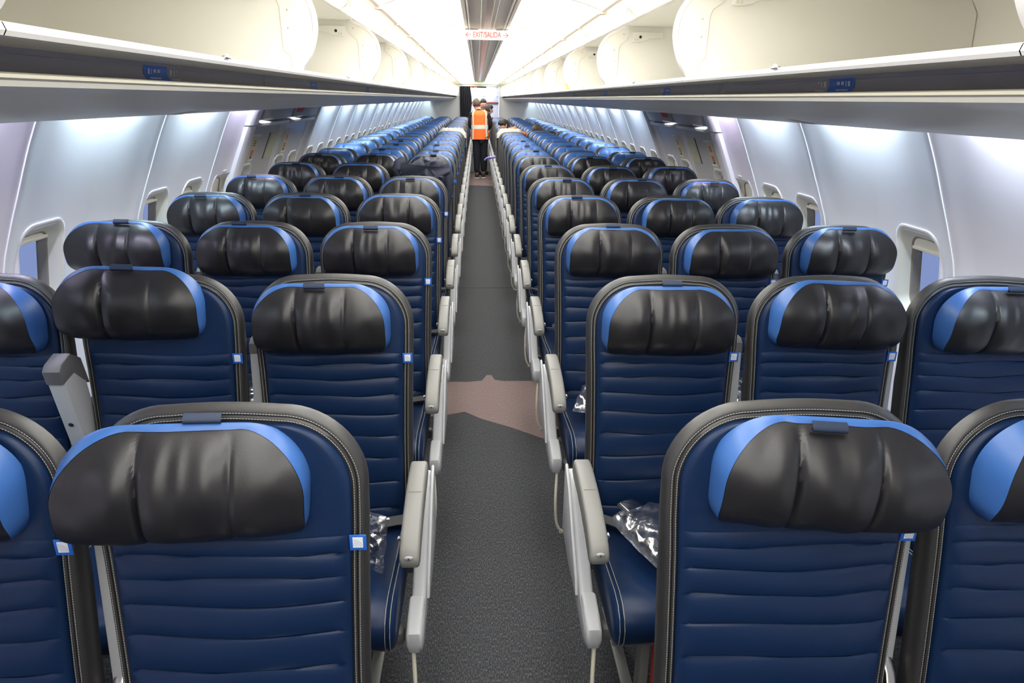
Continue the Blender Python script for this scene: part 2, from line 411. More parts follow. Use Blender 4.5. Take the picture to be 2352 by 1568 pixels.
# overwing exits: two hatches each side
dn = 0
for s in (-1, 1):
    for (a, b, hy) in ((5.00, 5.86, 5.23), (5.90, 6.76, 6.12)):
        dn += 1
        m = MB()
        # raised surround rib of the hatch
        for yy in (a+0.01, b-0.01):
            zz = [lerp(0.55, 1.44, i/20) for i in range(21)]
            m.grid([[(s*(XW(z)+0.03), yy-0.006, z) for z in zz], [(s*(XW(z)+0.020), yy-0.003, z) for z in zz], [(s*(XW(z)+0.020), yy+0.003, z) for z in zz], [(s*(XW(z)+0.03), yy+0.006, z) for z in zz]], 'wallrib', flip=(s > 0))
        # shelf-like step at the head of the hatch
        m.prism([(s*(XW(1.49)+0.04), 1.49), (s*(XW(1.47)-0.028), 1.475), (s*(XW(1.455)-0.025), 1.455), (s*(XW(1.44)+0.04), 1.44)], a, b, 'exitp', 0.004, axis='y')
        o = m.build('door_%d' % dn); tag(o, kind='structure')
        h = MB()
        def strip(y0, y1, z0, z1, off, mat, mbx, n=8):
            zz = [lerp(z0, z1, i/n) for i in range(n+1)]
            mbx.grid([[(s*(XW(z)+0.031), y0-0.004, z) for z in zz], [(s*(XW(z)+off), y0, z) for z in zz], [(s*(XW(z)+off), y1, z) for z in zz], [(s*(XW(z)+0.031), y1+0.004, z) for z in zz]], mat, flip=(s > 0))
            for z in (z0, z1):
                q = [(s*(XW(z)+0.031), y0-0.004, z), (s*(XW(z)+off), y0, z), (s*(XW(z)+off), y1, z), (s*(XW(z)+0.031), y1+0.004, z)]
                mbx.add(q, [(0, 1, 2, 3)], mat)
        strip(hy-0.065, hy+0.065, 1.185, 1.375, 0.018, 'exitd', h)
        ho = h.build('handle_cover', o)
        hh = MB(); strip(hy-0.06, hy+0.06, 1.378, 1.392, 0.0, 'wallrib', hh); strip(hy-0.05, hy+0.05, 1.205, 1.215, 0.010, 'wallrib', hh); hh.build('handle_lip', ho)
        hr_ = MB()
        for i, z in enumerate((1.345, 1.33, 1.315, 1.275, 1.262, 1.249)):
            strip(hy-0.028, hy+0.028, z-0.0045, z+0.0045, 0.0165, 'red', hr_, 1)
        strip(hy-0.012, hy+0.012, 1.222, 1.238, 0.0150, 'dark', hr_, 2)
        hr_.build('red_instruction_lines', ho)
        if hy < 6:
            bp = MB(); strip(5.62, 5.80, 1.195, 1.385, 0.020, 'exitd', bp); bp.build('blank_cover', o)
            d = MB(); strip(5.595, 5.612, 1.19, 1.39, 0.0285, 'dark', d); d.build('cover_gap', o)
        # dark lowered head panel with small lamp and red exit lettering
        hp = MB()
        hp.prism([(s*(XW(1.50)-0.02), 1.497), (s*(XW(1.60)-0.035), 1.62), (s*(XW(1.62)+0.05), 1.62), (s*(XW(1.50)+0.05), 1.497)], a, b, 'part', 0.003, axis='y')
        hpo = hp.build('head_panel', o)
        lp = MB(); yy = hy-0.02
        lp.prism([(s*(XW(1.50)-0.024), 1.494), (s*(XW(1.51)-0.030), 1.503), (s*(XW(1.50)+0.0), 1.503), (s*(XW(1.50)+0.0), 1.494)], yy-0.10, yy+0.12, 'lampwhite' if 'lampwhite' in MT else 'wallrib', 0.002, axis='y')
        lp.build('exit_lamp', hpo)
        if hy > 6:
            rd = MB()
            for q in range(4):
                rd.prism([(s*(XW(1.54)-0.029), 1.535), (s*(XW(1.58)-0.036), 1.575), (s*(XW(1.58)-0.020), 1.575), (s*(XW(1.54)-0.015), 1.535)], 5.98+q*0.05, 6.015+q*0.05, 'red', 0, axis='y')
            rd.build('red_exit_letters', hpo, smooth=None)
for s in (-1, 1):
    for y, col in ((5.21, (0.9, 0.95, 1.0)), (6.10, (0.95, 0.93, 1.0))):
        area('exit_lamp_light', (s*(XW(1.50)-0.012), y, 1.488), (0, s*math.radians(-12), 0), 0.03, 0.2, 0.35, col)

# ceiling
CE = [(0.0, 2.13), (0.14, 2.128), (0.28, 2.116), (0.42, 2.09), (0.515, 2.058)]
def cz(x): return smooth_tab(CE, abs(x))
cl = MB()
prof = [(0.53, 2.060), (0.56, 2.075), (0.62, 2.105), (0.70, 2.135), (0.80, 2.155), (0.95, 2.165), (1.10, 2.155), (1.40, 2.12), (1.62, 2.08), (1.68, 1.95), (1.66, 1.80), (1.60, 1.70), (1.48, 1.695)]
for s in (-1, 1):
    cl.grid([[(s*x, yy, z) for x, z in prof] for yy in (-4.6, 22.0)], 'ceil', flip=(s < 0))
cl.grid([[(x, yy, 2.175) for x in (-1.8, 1.8)] for yy in (-4.6, 24.0)], 'ceil')
tag(cl.build('ceiling', smooth=50), kind='structure')
# central strip
ct = MB()
Ya, Yb = -4.6, Y_END
def ribbon(mb, xs, mat):
    mb.grid([[(x, yy, z) for x, z in xs] for yy in (Ya, Yb)], mat)
ribbon(ct, [(-0.152, 2.121), (-0.150, 2.116), (-0.132, 2.112), (-0.125, 2.118)], 'ceiltrim')
ribbon(ct, [(-0.125, 2.118), (-0.118, 2.110), (-0.112, 2.118)], 'bead')
ribbon(ct, [(-0.112, 2.118), (-0.045, 2.108)], 'ceiltrim')
ribbon(ct, [(-0.045, 2.108), (-0.043, 2.105), (-0.020, 2.103)], 'bead')
ribbon(ct, [(-0.0205, 2.107), (0.0205, 2.107)], 'ceilcore')
ribbon(ct, [(0.020, 2.103), (0.043, 2.105), (0.045, 2.108)], 'bead')
ribbon(ct, [(0.045, 2.108), (0.112, 2.118)], 'ceiltrim')
ribbon(ct, [(0.112, 2.118), (0.118, 2.110), (0.125, 2.118)], 'bead')
ribbon(ct, [(0.125, 2.118), (0.132, 2.112), (0.150, 2.116), (0.152, 2.121)], 'ceiltrim')
tag(ct.build('trim_4', smooth=20), kind='structure')
# rails between ceiling panels and cove, with clips
for s in (-1, 1):
    m = MB()
    m.prism([(s*0.512, 2.052), (s*0.520, 2.046), (s*0.532, 2.050), (s*0.534, 2.064), (s*0.512, 2.064)], Ya, Yb, 'ceiltrim', 0, axis='y')
    y = 0.47
    while y < Yb:
        m.box(min(s*0.506, s*0.540), max(s*0.506, s*0.540), y-0.02, y+0.02, 2.040, 2.062, 'ceiltrim', 0.004)
        m.box(min(s*0.510, s*0.536), max(s*0.510, s*0.536), y+0.74, y+0.76, 2.043, 2.062, 'ceiltrim', 0.003)
        y += BIN
    tag(m.build('trim_%d' % (5 if s < 0 else 6)), kind='structure')
# luminous ceiling panels, one per frame and side
ORD = ['first', 'second', 'third', 'fourth', 'fifth', 'sixth', 'seventh', 'eighth', 'ninth', 'tenth', 'eleventh', 'twelfth', 'thirteenth', 'fourteenth', 'fifteenth', 'sixteenth', 'seventeenth', 'eighteenth', 'nineteenth', 'twentieth', 'twenty-first', 'twenty-second', 'twenty-third', 'twenty-fourth', 'twenty-fifth']
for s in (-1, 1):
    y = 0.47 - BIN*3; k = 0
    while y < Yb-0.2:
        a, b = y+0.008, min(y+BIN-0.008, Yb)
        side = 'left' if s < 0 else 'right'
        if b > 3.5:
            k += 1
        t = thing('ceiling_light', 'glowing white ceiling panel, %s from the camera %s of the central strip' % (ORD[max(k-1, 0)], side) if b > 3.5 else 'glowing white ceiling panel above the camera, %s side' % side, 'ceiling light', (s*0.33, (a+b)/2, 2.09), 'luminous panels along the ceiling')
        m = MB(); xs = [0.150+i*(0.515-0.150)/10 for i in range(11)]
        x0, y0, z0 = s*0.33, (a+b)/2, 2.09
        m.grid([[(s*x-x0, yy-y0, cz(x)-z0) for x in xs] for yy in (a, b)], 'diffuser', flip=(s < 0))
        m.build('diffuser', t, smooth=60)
        f = MB()
        f.grid([[(s*x-x0, b-y0, cz(x)-z0) for x in xs], [(s*x-x0, b-y0+0.008, cz(x)-z0-0.004) for x in xs], [(s*x-x0, b-y0+0.016, cz(x)-z0) for x in xs]], 'ceiltrim', flip=(s < 0))
        f.build('joint_rib', t, smooth=None)
        y += BIN

# end walls
for s, nm in ((-1, 'wall_back_left'), (1, 'wall_back_right')):
    m = MB(); zz = [lerp(0, 1.72, i/20) for i in range(21)]
    xi = 0.545 if s < 0 else 0.560
    m.grid([[(s*xi, Y_END+0.02, z) for z in zz], [(s*(XW(z)+0.05), Y_END+0.02, z) for z in zz]], 'part', flip=(s > 0))
    m.grid([[(s*xi, Y_END+0.02, z) for z in (0, 2.1)], [(s*xi, Y_END+0.50, z) for z in (0, 2.1)]], 'galley', flip=(s < 0))
    m.box(min(s*(xi-0.02), s*(xi+0.01)), max(s*(xi-0.02), s*(xi+0.01)), Y_END, Y_END+0.04, 0, 2.0, 'wallrib', 0.005)
    m.grid([[(s*xi, Y_END+0.03, z) for z in (1.6, 2.18)], [(s*1.5, Y_END+0.03, z) for z in (1.6, 2.18)]], 'ceil', flip=(s > 0))
    tag(m.build(nm), kind='structure')
m = MB(); m.box(-0.62, 0.64, Y_END-0.03, Y_END+0.04, 2.035, 2.15, 'headergreen', 0.012)
m.box(-0.56, 0.58, Y_END, Y_END+0.3, 1.985, 2.04, 'part', 0.004)
tag(m.build('trim_7'), kind='structure')
m = MB(); m.box(-1.9, 1.9, 22.9, 23.0, 0, 2.2, 'galley'); tag(m.build('wall_back', smooth=None), kind='structure')
m = MB(); m.box(-1.9, 1.9, -4.6, -4.5, 0, 2.2, 'part'); tag(m.build('wall_front', smooth=None), kind='structure')
area('galley_lamp', (0.05, 21.9, 2.06), (0, 0, 0), 0.8, 1.2, 26, (0.85, 0.9, 1.0))
# galley unit with upper lockers
t = thing('galley_unit', 'white galley unit with a row of upper lockers behind the standing people', 'galley', (0.05, 22.4, 0))
m = MB(); m.box(-0.75, 0.75, 0.05, 0.45, 0, 2.0, 'galley', 0.005); m.build('body', t)
for k in range(3):
    d = MB(); x = -0.62+k*0.42; d.box(x, x+0.40, 0.02, 0.06, 1.56, 1.93, 'galley', 0.008); do = d.build('locker_door', t)
    hdl = MB(); hdl.box(x+0.26, x+0.34, 0.008, 0.022, 1.72, 1.735, 'galleyline', 0.003); hdl.build('latch', do)
d = MB(); d.box(-0.72, 0.72, 0.01, 0.06, 1.515, 1.545, 'redcloth', 0.003); d.build('red_trim_strip', t)
d = MB(); d.box(-0.72, 0.72, -0.10, 0.06, 0.98, 1.02, 'lgrey', 0.006); d.build('counter', t)
for k in range(4):
    d = MB(); x = -0.68+k*0.34; d.box(x, x+0.32, 0.0, 0.06, 0.08, 0.94, 'lgrey', 0.008); d.build('cart_door', t)
# lit orange sign over the galley
t = thing('lit_sign', 'small orange lit sign at the top of the galley opening', 'sign', (-0.16, Y_END+0.31, 1.975))
m = MB(); m.box(-0.2, 0.36, 0.0, 0.03, -0.025, 0.01, 'dgrey', 0.003); m.build('sign_body', t)
m = MB()
for x in (-0.16, -0.125, -0.09, -0.055, 0.005, 0.04, 0.075): m.box(x-0.012, x+0.012, -0.004, 0.0, -0.018, 0.004, 'orange_light', 0.001)
m.build('lit_letters', t)
# curtain
m = MB(); rows = []
for i in range(25):
    z = lerp(0.55, 1.98, i/24); rows.append([(-0.56+0.006*j+0.16*(j/30)*(0.8+0.35*sin(z*5)*0.5), Y_END-0.02+0.03*sin(j*1.3+z*1.5), z) for j in range(31)])
m.grid(rows, 'curtain'); m.grid([[(x, y+0.012, z) for x, y, z in r] for r in rows], 'curtain', flip=True)
tag(m.build('curtain', smooth=60), 'dark folded curtain tied at the left side of the galley opening', 'curtain')

# exit sign
t = thing('exit_sign', 'white hanging sign reading EXIT/SALIDA between two red arrows', 'sign', (0.0, 5.1, 2.069))
m = MB(); m.box(-0.187, 0.187, -0.012, 0.012, -0.031, 0.031, 'signw', 0.003); m.build('sign_panel', t)
m = MB(); m.box(-0.060, 0.060, -0.014, 0.014, 0.030, 0.036, 'signw', 0.002); m.build('mount', t)
def text_mesh(body, size, mat, name, parent, loc, rot, sx=1.0, depth=0.001):
    cu = bpy.data.curves.new(name, 'FONT'); cu.body = body; cu.size = size; cu.align_x = 'CENTER'; cu.align_y = 'CENTER'; cu.extrude = depth
    ob = bpy.data.objects.new(name, cu); C.objects.link(ob)
    dg = bpy.context.evaluated_depsgraph_get(); me = bpy.data.meshes.new_from_object(ob.evaluated_get(dg))
    bpy.data.objects.remove(ob); me.materials.clear(); me.materials.append(MT[mat])
    o = put(name, me, parent, loc, rot); o.scale = (sx, 1, 1); return o
text_mesh('EXIT/SALIDA', 0.049, 'signr', 'lettering', t, (0.0, -0.0135, 0.0), (PI/2, 0, 0), 0.70)
for sg in (-1, 1):
    a = MB(); x0 = sg*0.108; x1 = sg*0.145
    a.prism([(x0, -0.0018), (x1, -0.0018), (x1, 0.0018), (x0, 0.0018)], -0.0145, -0.012, 'signr', 0, axis='y')
    for u in (-1, 1):
        a.prism([(x1+sg*0.003, 0), (x1-sg*0.016, u*0.016), (x1-sg*0.020, u*0.0135), (x1-sg*0.004, 0)], -0.0145, -0.012, 'signr', 0, axis='y')
    a.build('arrow', t, smooth=None)

# ------------------------------------------------------------------ overhead bins
def bin_parts(first=False):
    """meshes for the right-hand side, local y 0..BIN (near..far), x and z in cabin coordinates"""
    P = {}
    b = MB(); a, e = 0.0012, BIN-0.0012
    outer = [(0.625, 1.737), (0.622, 1.728), (0.626, 1.722), (0.640, 1.7215), (0.70, 1.724), (0.762, 1.722)]
    b.grid([[(x, yy, z) for x, z in outer[:3]] for yy in (a, e)], 'binwhite', flip=False)
    b.grid([[(x, yy, z) for x, z in outer[2:]] for yy in (a, e)], 'under')
    b.grid([[(x, yy, z) for x, z in [(0.762, 1.722), (0.766, 1.70), (0.758, 1.683)]] for yy in (0.002, BIN-0.002)], 'recess')
    b.grid([[(x, yy, z) for x, z in [(0.758, 1.683), (0.712, 1.682), (0.704, 1.6845), (0.697, 1.682), (0.697, 1.677), (0.704, 1.674)]] for yy in (a, e)], 'bead')
    us = [(0.704, 1.674), (0.708, 1.666), (0.716, 1.666), (0.75, 1.652), (0.79, 1.634), (0.84, 1.618), (0.92, 1.605), (1.02, 1.599), (1.15, 1.597), (1.28, 1.600), (1.36, 1.603)]
    b.grid([[(x, yy, z) for x, z in us] for yy in (a, e)], 'under')
    b.grid([[(x, yy, z) for x, z in [(1.36, 1.603), (1.366, 1.597), (1.41, 1.600), (1.425, 1.612), (1.425, 1.64), (1.40, 1.66)]] for yy in (a, e)], 'under')
    # inside: lip, shelf floor, rear wall
    b.grid([[(x, yy, z) for x, z in [(0.625, 1.737), (0.635, 1.739), (0.66, 1.732), (1.50, 1.728), (1.57, 1.74), (1.60, 1.80), (1.59, 1.95), (1.53, 2.03)]] for yy in (a, e)][::-1], 'bin')
    b.grid([[(x, yy, z) for x, z in [(0.76, 1.712), (1.56, 1.712), (1.62, 1.80), (1.61, 2.0), (1.53, 2.06), (0.80, 2.062)]] for yy in (a, e)], 'under', flip=False)
    # joint plate closing the shell toward the next bin
    for yy in (a, e):
        poly = [(x, z) for x, z in us] + [(1.40, 1.66), (1.33, 1.72), (0.80, 1.722), (0.762, 1.70), (0.758, 1.683)]
        b.add([(x, yy, z) for x, z in poly], [tuple(range(len(poly)))], 'bead')
    P['shell'] = b
    # divider at the far end, rounded toward the aisle
    arc = [(0.655, 1.733), (0.628, 1.752), (0.605, 1.785), (0.588, 1.83), (0.581, 1.872), (0.586, 1.915), (0.600, 1.95), (0.630, 1.985), (0.670, 2.008), (0.735, 2.034)]
    sm = []
    for i in range(40):
        tt = i/39*(len(arc)-1); xx = smooth_tab([(k, p[0]) for k, p in enumerate(arc)], tt); zz2 = smooth_tab([(k, p[1]) for k, p in enumerate(arc)], tt); sm.append((xx, zz2))
    d = MB()
    poly = sm + [(1.53, 2.034), (1.585, 1.95), (1.595, 1.80), (1.56, 1.733)]
    d.prism(poly, BIN-0.014, BIN-0.001, 'bin', 0, axis='y')
    P['divider'] = d
    tm = MB(); ins = []
    for i, (x, z) in enumerate(sm):
        p = sm[max(i-1, 0)]; q = sm[min(i+1, len(sm)-1)]; tx, tz = q[0]-p[0], q[1]-p[1]; l = math.hypot(tx, tz); ins.append((-tz/l, tx/l))
    rings = []
    for (x, z), (nx, nz_) in zip(sm, ins):
        rings.append([(x+nx*o, y, z+nz_*o) for o, y in ((-0.011, BIN-0.0145), (-0.008, BIN-0.020), (0.003, BIN-0.021), (0.005, BIN-0.016), (0.005, BIN-0.0005), (-0.011, BIN-0.0005))])
    # make sure trim sits on the aisle side
    if ins[20][0] > 0: rings = [[(2*sm[k][0]-p[0], p[1], 2*sm[k][1]-p[2]) for p in r] for k, r in enumerate(rings)]
    tm.loft(rings, 'binwhite'); P['edge_trim'] = tm
    pl = MB()
    inner = [(0.742, 2.028), (0.742, 1.985), (0.728, 1.965), (0.698, 1.945), (0.690, 1.925), (0.688, 1.80), (0.682, 1.792), (0.668, 1.785), (0.665, 1.775), (0.664, 1.737)]
    ring = [(x+0.010*(1 if x < 0.7 else 0.5), z) for x, z in sm[1:-1]]
    poly = ring + inner
    pl.prism(poly, BIN-0.0175, BIN-0.0135, 'bin', 0, axis='y')
    P['end_plate'] = pl
    gr = MB()
    for i in range(len(inner)-1): gr.tube([(inner[i][0]+0.0012, BIN-0.0143, inner[i][1]), (inner[i+1][0]+0.0012, BIN-0.0143, inner[i+1][1])], 0.0012, 'ceiltrim', 5)
    P['plate_groove'] = gr
    for i, (x, z) in enumerate(((0.712, 1.995), (0.665, 1.915), (0.667, 1.862))):
        sc = MB(); sc.sphere((x, BIN-0.0175, z), 0.0042, 'bead', 10, (1, 0.4, 1)); sc.sphere((x+0.001, BIN-0.0193, z), 0.0016, 'wseal', 8, (1, 0.4, 1)); P['screw%d' % i] = sc
    for i, (x, z) in enumerate(((0.700, 1.775), (0.706, 1.752), (0.735, 1.757))):
        sc = MB(); sc.sphere((x, BIN-0.0142, z), 0.004, 'bin', 10, (1, 0.4, 1)); P['screw%d' % (i+3)] = sc
    hb = MB()
    hb.prism([(0.757, 2.0), (0.757, 1.958), (0.775, 1.955), (0.82, 1.962), (0.85, 1.975), (0.92, 1.978), (0.92, 2.005), (0.757, 2.005)], BIN-0.030, BIN-0.014, 'bin', 0.002, axis='y')
    for x in (0.770, 0.784): hb.box(x-0.003, x+0.003, BIN-0.034, BIN-0.029, 1.962, 1.972, 'bead', 0.001)
    P['hinge_bracket'] = hb
    hole = MB(); hole.sphere((0.800, BIN-0.0302, 1.981), 0.0075, 'dark', 12, (1, 0.2, 1)); P['hinge_hole'] = hole
    gu = MB(); gu.prism([(0.69, 1.738), (0.69, 1.79), (0.80, 1.738)], BIN-0.016, BIN-0.0135, 'bin', 0, axis='y'); P['corner_gusset'] = gu
    # raised door, its aisle edge thick and rounded
    dr = MB()
    dr.prism([(0.718, 2.044), (0.721, 2.036), (0.735, 2.034), (1.52, 2.028), (1.53, 2.036), (1.2, 2.056), (0.735, 2.054), (0.721, 2.051)], 0.006, BIN-0.006, 'bin', 0.0, axis='y')
    P['door'] = dr
    st = MB(); yy = BIN-0.045
    st.tube([(0.722, yy, 2.048), (0.715, yy, 2.12), (0.730, yy, 2.125)], 0.0028, 'bead', 6)
    st.tube([(0.737, yy, 2.048), (0.735, yy, 2.115)], 0.0022, 'bead', 6)
    st.prism([(0.728, 2.125), (0.722, 2.112), (0.775, 2.068), (0.790, 2.060), (0.800, 2.068), (0.742, 2.125)], yy-0.01, yy+0.01, 'bead', 0.002, axis='y')
    P['strut'] = st
    lt = MB(); lt.box(0.618, 0.628, BIN/2-0.018, BIN/2+0.018, 1.734, 1.741, 'chrome', 0.002); lt.sphere((0.622, BIN/2, 1.741), 0.005, 'bead', 8); P['latch'] = lt
    # row placard in the recess
    y0 = 0.66; RP = [(1.722, 0.762), (1.70, 0.766), (1.683, 0.758)]
    def rx(z, o): return interp([(a_, b_) for a_, b_ in RP[::-1]], z)-o
    def decal(mb, ya, yb, za, zb, o, mat):
        zz = [lerp(za, zb, i/4) for i in range(5)]
        mb.grid([[(rx(z, o), yy, z) for z in zz] for yy in (ya, yb)], mat, flip=True)
    pc = MB(); decal(pc, y0, y0+0.115, 1.6845, 1.716, 0.0010, 'placard'); P['placard'] = pc
    mk = MB()
    for (u, v, w2, h2) in ((0.018, 1.704, 0.010, 0.011), (0.034, 1.704, 0.004, 0.011), (0.046, 1.7055, 0.012, 0.007), (0.064, 1.7055, 0.014, 0.007), (0.018, 1.691, 0.055, 0.003)):
        decal(mk, y0+u, y0+u+w2, v-h2/2, v+h2/2, 0.0018, 'mark')
    P['placard_marks'] = mk; mk = MB()
    for (u, v, w2, h2) in ((0.130, 1.704, 0.012, 0.013), (0.150, 1.704, 0.005, 0.013), (0.162, 1.708, 0.010, 0.004), (0.130, 1.690, 0.045, 0.0028)):
        decal(mk, y0+u, y0+u+w2, v-h2/2, v+h2/2, 0.0012, 'mark')
    P['letter_marks'] = mk
    sg = MB(); yb = 1.18
    sg.grid([[(x_, yb+o+ (0.04 if x_ < 0.86 else 0), z_-0.0012) for x_, z_ in ((0.86, 1.615), (0.92, 1.605), (0.97, 1.602))] for o in (-0.045, 0.035)], 'ceiltrim'); P['grille'] = sg
    for i, (yy, xx) in enumerate(((0.25, 1.385), (0.62, 1.385), (1.22, 1.385))):
        rl = MB(); rl.sphere((xx, yy, 1.598), 0.022, 'dgrey', 14, (1, 1.9, 0.42)); P['reading_light%d' % i] = rl
    for i, yy in enumerate((0.44, 0.80, 1.02)):
        rl = MB(); rl.sphere((1.392, yy, 1.596), 0.011, 'chrome', 12, (1, 1, 1.0)); P['air_vent%d' % i] = rl
    return P
BP = bin_parts(); BPL = {k: v.mirror() for k, v in BP.items()}
NMS = {'screw0': 'screw', 'screw1': 'screw', 'screw2': 'screw', 'screw3': 'screw', 'screw4': 'screw', 'screw5': 'screw',
       'reading_light0': 'reading_light', 'reading_light1': 'reading_light', 'reading_light2': 'reading_light', 'air_vent0': 'air_vent', 'air_vent1': 'air_vent', 'air_vent2': 'air_vent'}
SUB = {'edge_trim': 'divider', 'end_plate': 'divider', 'hinge_bracket': 'divider', 'hinge_hole': 'divider', 'corner_gusset': 'divider', 'plate_groove': 'divider', 'placard_marks': 'placard', 'letter_marks': 'placard', 'strut': 'door'}
for k in ('screw0', 'screw1', 'screw2', 'screw3', 'screw4', 'screw5'): SUB[k] = 'divider'
DAT = {}
for s, PP in ((1, BP), (-1, BPL)):
    for k, v in PP.items():
        nm = NMS.get(k, k)
        if nm == 'hinge_hole': nm = 'hole'
        if nm == 'grille': nm = 'speaker_grille'
        DAT[s, k] = (nm, v.data(nm, 40))
for s in (-1, 1):
    y = 0.91 - BIN*1; k = 0
    while y < Y_END - 0.2:
        side = 'left' if s < 0 else 'right'
        if k == 0: lab = 'open cream overhead bin above the camera on the %s side' % side
        elif y + 1.5*BIN > Y_END: lab = 'last open overhead bin before the rear wall on the %s side' % side
        else: lab = 'open cream overhead bin, %s one along the %s side counted from the camera' % (ORD[k-1], side)
        t = thing('overhead_bin', lab, 'overhead bin', (0, y, 0), 'open overhead bins on the %s side' % side)
        made = {}
        for key in BP:
            if key in ('grille',) and (k % 2 == 0): continue
            if y > 8 and (key.startswith('screw') or key.startswith('air') or key in ('plate_groove', 'placard_marks', 'letter_marks', 'latch', 'hinge_hole')): continue
            nm, me = DAT[s, key]
            par = made.get(SUB.get(key), t)
            made[key] = put(nm, me, par)
        y += BIN; k += 1

# ------------------------------------------------------------------ seats
def yf(z): return -0.036 + (z-1.15)*0.135           # front plane of the backrest
TOP = 1.183
def shell_half(z):
    return interp([(0.38, 0.214), (0.70, 0.216), (0.90, 0.221), (1.0, 0.226), (1.3, 0.227)], z)
def shell_loop(d, n=14):
    r = 0.135-d*0.8; zt = TOP-d; pts = []
    def X(z): return shell_half(z)-d
    zb = 0.40
    zs = [zb+(zt-r-zb)*i/10 for i in range(11)]
    for z in zs: pts.append((-X(z), z))
    for k in range(1, n+1):
        t = PI-PI/2*k/n; cxx = -(X(zt)-r)
        pts.append((cxx+r*cos(t), zt-r+r*sin(t)))
    m_ = 8
    xl = X(zt)-r
    for k in range(1, m_): pts.append((-xl+2*xl*k/m_, zt+0.004*sin(PI*k/m_)))
    for k in range(0, n): 
        t = PI/2-PI/2*k/n; pts.append((xl+r*cos(t), zt-r+r*sin(t)))
    for z in zs[::-1]: pts.append((X(z), z))
    return pts
def make_shell():
    m = MB(); rings = []
    for d, o in ((0.05, 0.066), (0.02, 0.064), (0.006, 0.056), (0.0, 0.042), (0.0, 0.024), (0.003, 0.011), (0.007, 0.003), (0.011, 0.0), (0.0145, 0.001), (0.016, 0.005), (0.0175, 0.001), (0.0225, 0.0), (0.0245, 0.005), (0.036, 0.006)):
        rings.append([(x, yf(z)+o*interp([(0.85, 1.0), (1.05, 0.62), (1.17, 0.40)], z), z) for x, z in shell_loop(d)])
    m.grid(rings, 'rim', closed=True, flip=True)
    n = len(rings[0]); m.add(rings[0], [tuple(range(n))], 'rim'); m.add(rings[-1], [tuple(range(n))[::-1]], 'rim')
    return m
QL = [0.968, 0.935, 0.893, 0.845, 0.788, 0.722, 0.652, 0.575, 0.49]
def make_panel(seed=0):
    rnd = random.Random(seed)
    d = 0.0255; zt = TOP-d; r = 0.135-d*0.8
    def hw(z):
        X = shell_half(z)-d
        if z <= zt-r: return X
        u = min(1.0, (z-(zt-r))/r); return X-r+r*math.sqrt(max(0, 1-u*u))
    zs = []
    z = 0.41
    knots = [0.41]+QL[::-1]+[1.0]
    for a, b in zip(knots, knots[1:]):
        for q in (0, 0.035, 0.08, 0.16, 0.30, 0.5, 0.70, 0.84, 0.92, 0.965): zs.append(lerp(a, b, q))
    n = 16
    for i in range(n+1): zs.append(lerp(1.0, zt, sin(PI/2*i/n)))
    m = MB(); rows = []
    cols = [-1, -0.985, -0.96, -0.92, -0.86, -0.78]+[x/10*0.7 for x in range(-10, 11)]+[0.78, 0.86, 0.92, 0.96, 0.985, 1]
    ph = [rnd.uniform(0, 6) for _ in range(12)]
    for z in zs:
        row = []
        # channel profile
        k = None
        for i, (a, b) in enumerate(zip(knots, knots[1:])):
            if a <= z < b: k = i; tt = (z-a)/(b-a); break
        for s_ in cols:
            x = s_*hw(z); e = 1-abs(s_)
            y = -0.004 - 0.008*min(1, e/0.05)**0.6
            y -= 0.012*(1-s_*s_)*min(1.0, (1.1-z)/0.3 if z < 1.1 else 0)
            fade = min(1, max(0, (e-0.04)/0.07))
            zz = z
            if k is not None and z < 0.968 and z > 0.42:
                y -= fade*(0.0075*(sin(PI*tt)**0.38) - 0.004)
            wob = 0.004*sin(3.0*s_+ph[(k or 0) % 12])*(1 if z < 1.0 else 0)+0.007*(1-s_*s_)*(max(0, 0.85-z)/0.4)
            zz = z+wob*min(1, e/0.1)
            if z > 1.1: y -= 0.0
            row.append((x, yf(z)+y, zz))
        rows.append(row)
    m.grid(rows, 'navy', flip=False)
    # close the edge down to the shell
    bd = [r_[0] for r_ in rows]+[p for p in rows[-1][1:-1]]+[r_[-1] for r_ in rows[::-1]]
    m.grid([bd, [(x, y+0.014, z) for x, y, z in bd]], 'navy')
    return m
def make_stitch():
    m = MB()
    for d, o in ((0.0115, -0.0016), (0.0205, -0.0016)):
        pts = [Vector((x, yf(z)+o, z)) for x, z in shell_loop(d)]
        # resample
        seg = []; acc = 0; L = [0]
        for a, b in zip(pts, pts[1:]): acc += (b-a).length; L.append(acc)
        def at(s_):
            for i in range(len(L)-1):
                if s_ <= L[i+1]: return pts[i].lerp(pts[i+1], (s_-L[i])/max(1e-9, L[i+1]-L[i]))
            return pts[-1]
        s_ = 0.0
        while s_ < acc-0.005:
            a, b = at(s_), at(s_+0.0034); t = (b-a).normalized(); n1 = t.cross(Vector((0, 1, 0)))*0.00065; n2 = Vector((0, -0.0006, 0)); 
            m.add([a+n1, a+n2, a-n1, b+n1, b+n2, b-n1], [(0, 1, 4, 3), (1, 2, 5, 4)], 'stitch')
            s_ += 0.0048
    return m
def make_stitch_far():
    m = MB()
    for d in (0.0115, 0.0205):
        pts = [(x, yf(z)-0.0008, z) for x, z in shell_loop(d)]
        m.tube(pts, 0.0008, 'stitch', 4)
    return m
def make_tag():
    m = MB(); z = 0.952; x = 0.198
    m.box(x-0.002, x+0.026, yf(z)-0.0105, yf(z)-0.008, z-0.015, z+0.015, 'tagblue', 0.0008)
    return m
